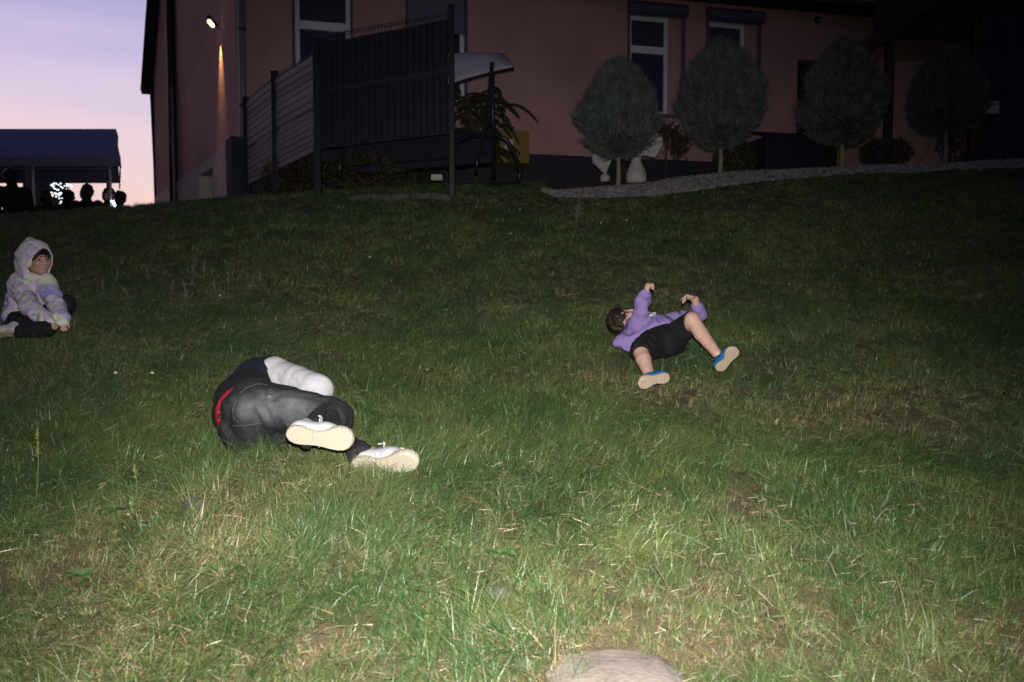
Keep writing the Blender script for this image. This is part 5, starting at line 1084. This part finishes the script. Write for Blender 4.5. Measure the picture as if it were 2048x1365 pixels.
ng.links.new(gi.outputs[0], ip.inputs['Points']); ng.links.new(ci.outputs[0], ip.inputs['Instance']); ng.links.new(na('var', 'INT'), ip.inputs['Instance Index']); ng.links.new(na('rot', 'FLOAT_VECTOR'), ip.inputs['Rotation']); ng.links.new(na('scl', 'FLOAT'), ip.inputs['Scale']); ng.links.new(ip.outputs[0], go.inputs[0])
gmod = grass.modifiers.new('spread', 'NODES'); gmod.node_group = ng
print('TUFTS', n)

# ------------------------------------------------------------------ weeds, flowers and dry stalks in the lawn
M['weed'] = mat('weed_green', (.11, .15, .035), .7, .3, 20); M['dryweed'] = mat('dry_weed', (.17, .155, .145), .9, .2, 20); M['petal'] = mat('white_petal', (.72, .70, .68), .7); M['straw'] = mat('straw_stalk', (.15, .105, .055), .8, .3, 20); M['broad'] = mat('broad_leaf', (.10, .19, .06), .5, .25, 30)
M['seed'] = mat('seed_head', (.22, .22, .06), .8, .3, 40)
def weed(px, py, h, label, m, seed, n=40, group=None, head_=.5, spread=.02):
    q = hit(px, py); q[2] = g1(q[0], q[1]); t = thing('weed', label, 'weed', tuple(q), group); r = np.random.default_rng(seed)
    top = q+np.array([r.normal()*.02, r.normal()*.02, h]); MB().tube([q, (q+top)/2+np.array([.006, 0, 0]), top], [.0028, .0022, .0014], 5).build('stem', m, t)
    f = r.uniform(1-head_, 1.0, n); c = q+(top-q)*f[:, None]; d = r.normal(size=(n, 3)); d[:, 2] = np.abs(d[:, 2])*.8+.2; d /= np.linalg.norm(d, axis=1, keepdims=True)
    v, fa = ribbons(c, d, r.uniform(.4, 1, n)*spread*(1.3-f), r.uniform(.0025, .0055, n), r.normal(size=(n, 3))*.1, 2); mk('seed_head', v, fa, m if m is not M['weed'] else M['seed'], t)
    n2_ = 8; d = r.normal(size=(n2_, 3)); d[:, 2] = .5; d /= np.linalg.norm(d, axis=1, keepdims=True); v, fa = ribbons(np.tile(q, (n2_, 1)), d, r.uniform(.04, .09, n2_), r.uniform(.008, .016, n2_), np.tile([0, 0, -.3], (n2_, 1)), 3); mk('leaf', v, fa, M['broad'] if m is M['weed'] else m, t)
    return t
weed(72, 1005, .30, 'tall green weed with seed spike at the lawn edge below the seated child', M['weed'], 1, 90, None, .4, .03)
weed(272, 1010, .16, 'short green weed with yellow tip near the small grey stone', M['weed'], 2, 40, None, .4, .03)
weed(1150, 470, .42, 'tall pale bushy weed in the dark grass below the gravel border', M['dryweed'], 3, 140, None, .65, .16)
weed(828, 472, .30, 'thin pale dry stalk in the dark grass below the concrete kerb', M['dryweed'], 4, 20, None, .5, .04)
for k, (px, py, h) in enumerate(((205, 598, .18), (232, 575, .17), (300, 572, .20), (386, 572, .24), (405, 556, .16), (456, 582, .17), (260, 600, .10), (340, 590, .12), (372, 595, .14), (430, 592, .13), (500, 580, .12), (520, 572, .14))):
    weed(px, py, h, 'pale dried weed in the grey patch between the seated child and the fence', M['dryweed'], 20+k, 45, 'pale dried weeds in a loose patch', .7, .07)
CL = ('tiny white clover flower alone in the dark grass downhill of the concrete kerb', 'tiny white clover flower just below the pale dried weed patch', 'tiny white clover flower beside the tall pale bushy weed',
      'tiny white clover flower beside the tall pale bushy weed', 'tiny white clover flower uphill of the bushy weed near the gravel border', 'tiny white clover flower between the seated child and the tall seed spike', 'tiny white clover flower between the seated child and the tall seed spike', 'tiny white clover flower downhill of the bushy weed towards the kerb')
for k, (px, py) in enumerate(((740, 530), (440, 610), (1202, 460), (1253, 455), (1040, 432), (232, 772), (305, 772), (1022, 482))):
    q = hit(px, py); q[2] = g1(q[0], q[1])+.07; t = thing('clover_flower', CL[k], 'flower', (q[0], q[1], q[2]-.07), 'white clover flowers in the grass'); r = np.random.default_rng(k)
    d = r.normal(size=(26, 3)); d[:, 2] = np.abs(d[:, 2]); d /= np.linalg.norm(d, axis=1, keepdims=True); v, fa = ribbons(np.tile(q, (26, 1)), d, np.full(26, .014), np.full(26, .006), np.zeros((26, 3)), 2); mk('petals', v, fa, M['petal'], t)
    MB().tube([q-np.array([0, 0, .075]), q], .0014, 5).build('stem', M['weed'], t)
# a forked dry stalk and a few broad leaf rosettes near the camera
q = hit(1345, 1200); ds = thing('dry_stalk', 'forked brown dry stalk bent over the near grass', 'stalk', tuple(q))
a_ = P(1308, 1128, q[1]-.01); MB().tube([q, (q+a_)/2+np.array([.004, 0, .003]), a_], [.0022, .0018, .0012], 6).build('stem', M['straw'], ds); b_ = P(1400, 1160, q[1]-.02); MB().tube([q, P(1385, 1192, q[1]-.02), P(1402, 1178, q[1]-.02), P(1392, 1150, q[1]-.01)], [.0022, .0024, .002, .001], 6).build('stem', M['straw'], ds)
RL = ('broad leaf rosette beside the flat grey stone covered by grass', 'broad leaf rosette in the grass well below the tall seed spike weed', 'broad leaf rosette in the yellow patch below the small rounded stone', 'broad leaf rosette at the lower edge of the bare brown patch',
      'broad leaf rosette beside the short weed with yellow tip', 'broad leaf rosette at the foot of the tall seed spike weed', 'broad leaf rosette to the side of the shoe lying in the grass', 'broad leaf rosette just below the shoe lying in the grass')
for k, (px, py, w_) in enumerate(((1000, 1122, .05), (165, 1165, .045), (430, 1150, .04), (1680, 920, .05), (240, 1030, .06), (85, 1060, .05), (930, 960, .04), (860, 985, .045))):
    q = hit(px, py); q[2] = g1(q[0], q[1])+.02; t = thing('broadleaf_weed', RL[k], 'weed', tuple(q), 'broadleaf rosettes in the grass'); r = np.random.default_rng(k+50)
    for j in range(6):
        a = j*1.05+r.uniform(0, .4); d = np.array([math.cos(a), math.sin(a), r.uniform(.35, .8)]); sd = np.array([-math.sin(a), math.cos(a), 0]); L = w_*r.uniform(.8, 1.3); V = []
        for f_, w in ((0, .06), (.25, .28), (.55, .36), (.8, .26), (1, .02)):
            c = q+d*L*f_-np.array([0, 0, .5*L*f_*f_]); V += [c-sd*w*L, c-np.array([0, 0, .06*L]), c+sd*w*L]
        mk('leaf', V, [(3*i+s, 3*i+s+1, 3*i+s+4, 3*i+s+3) for i in range(4) for s in (0, 1)], M['broad'], t, smooth=True)
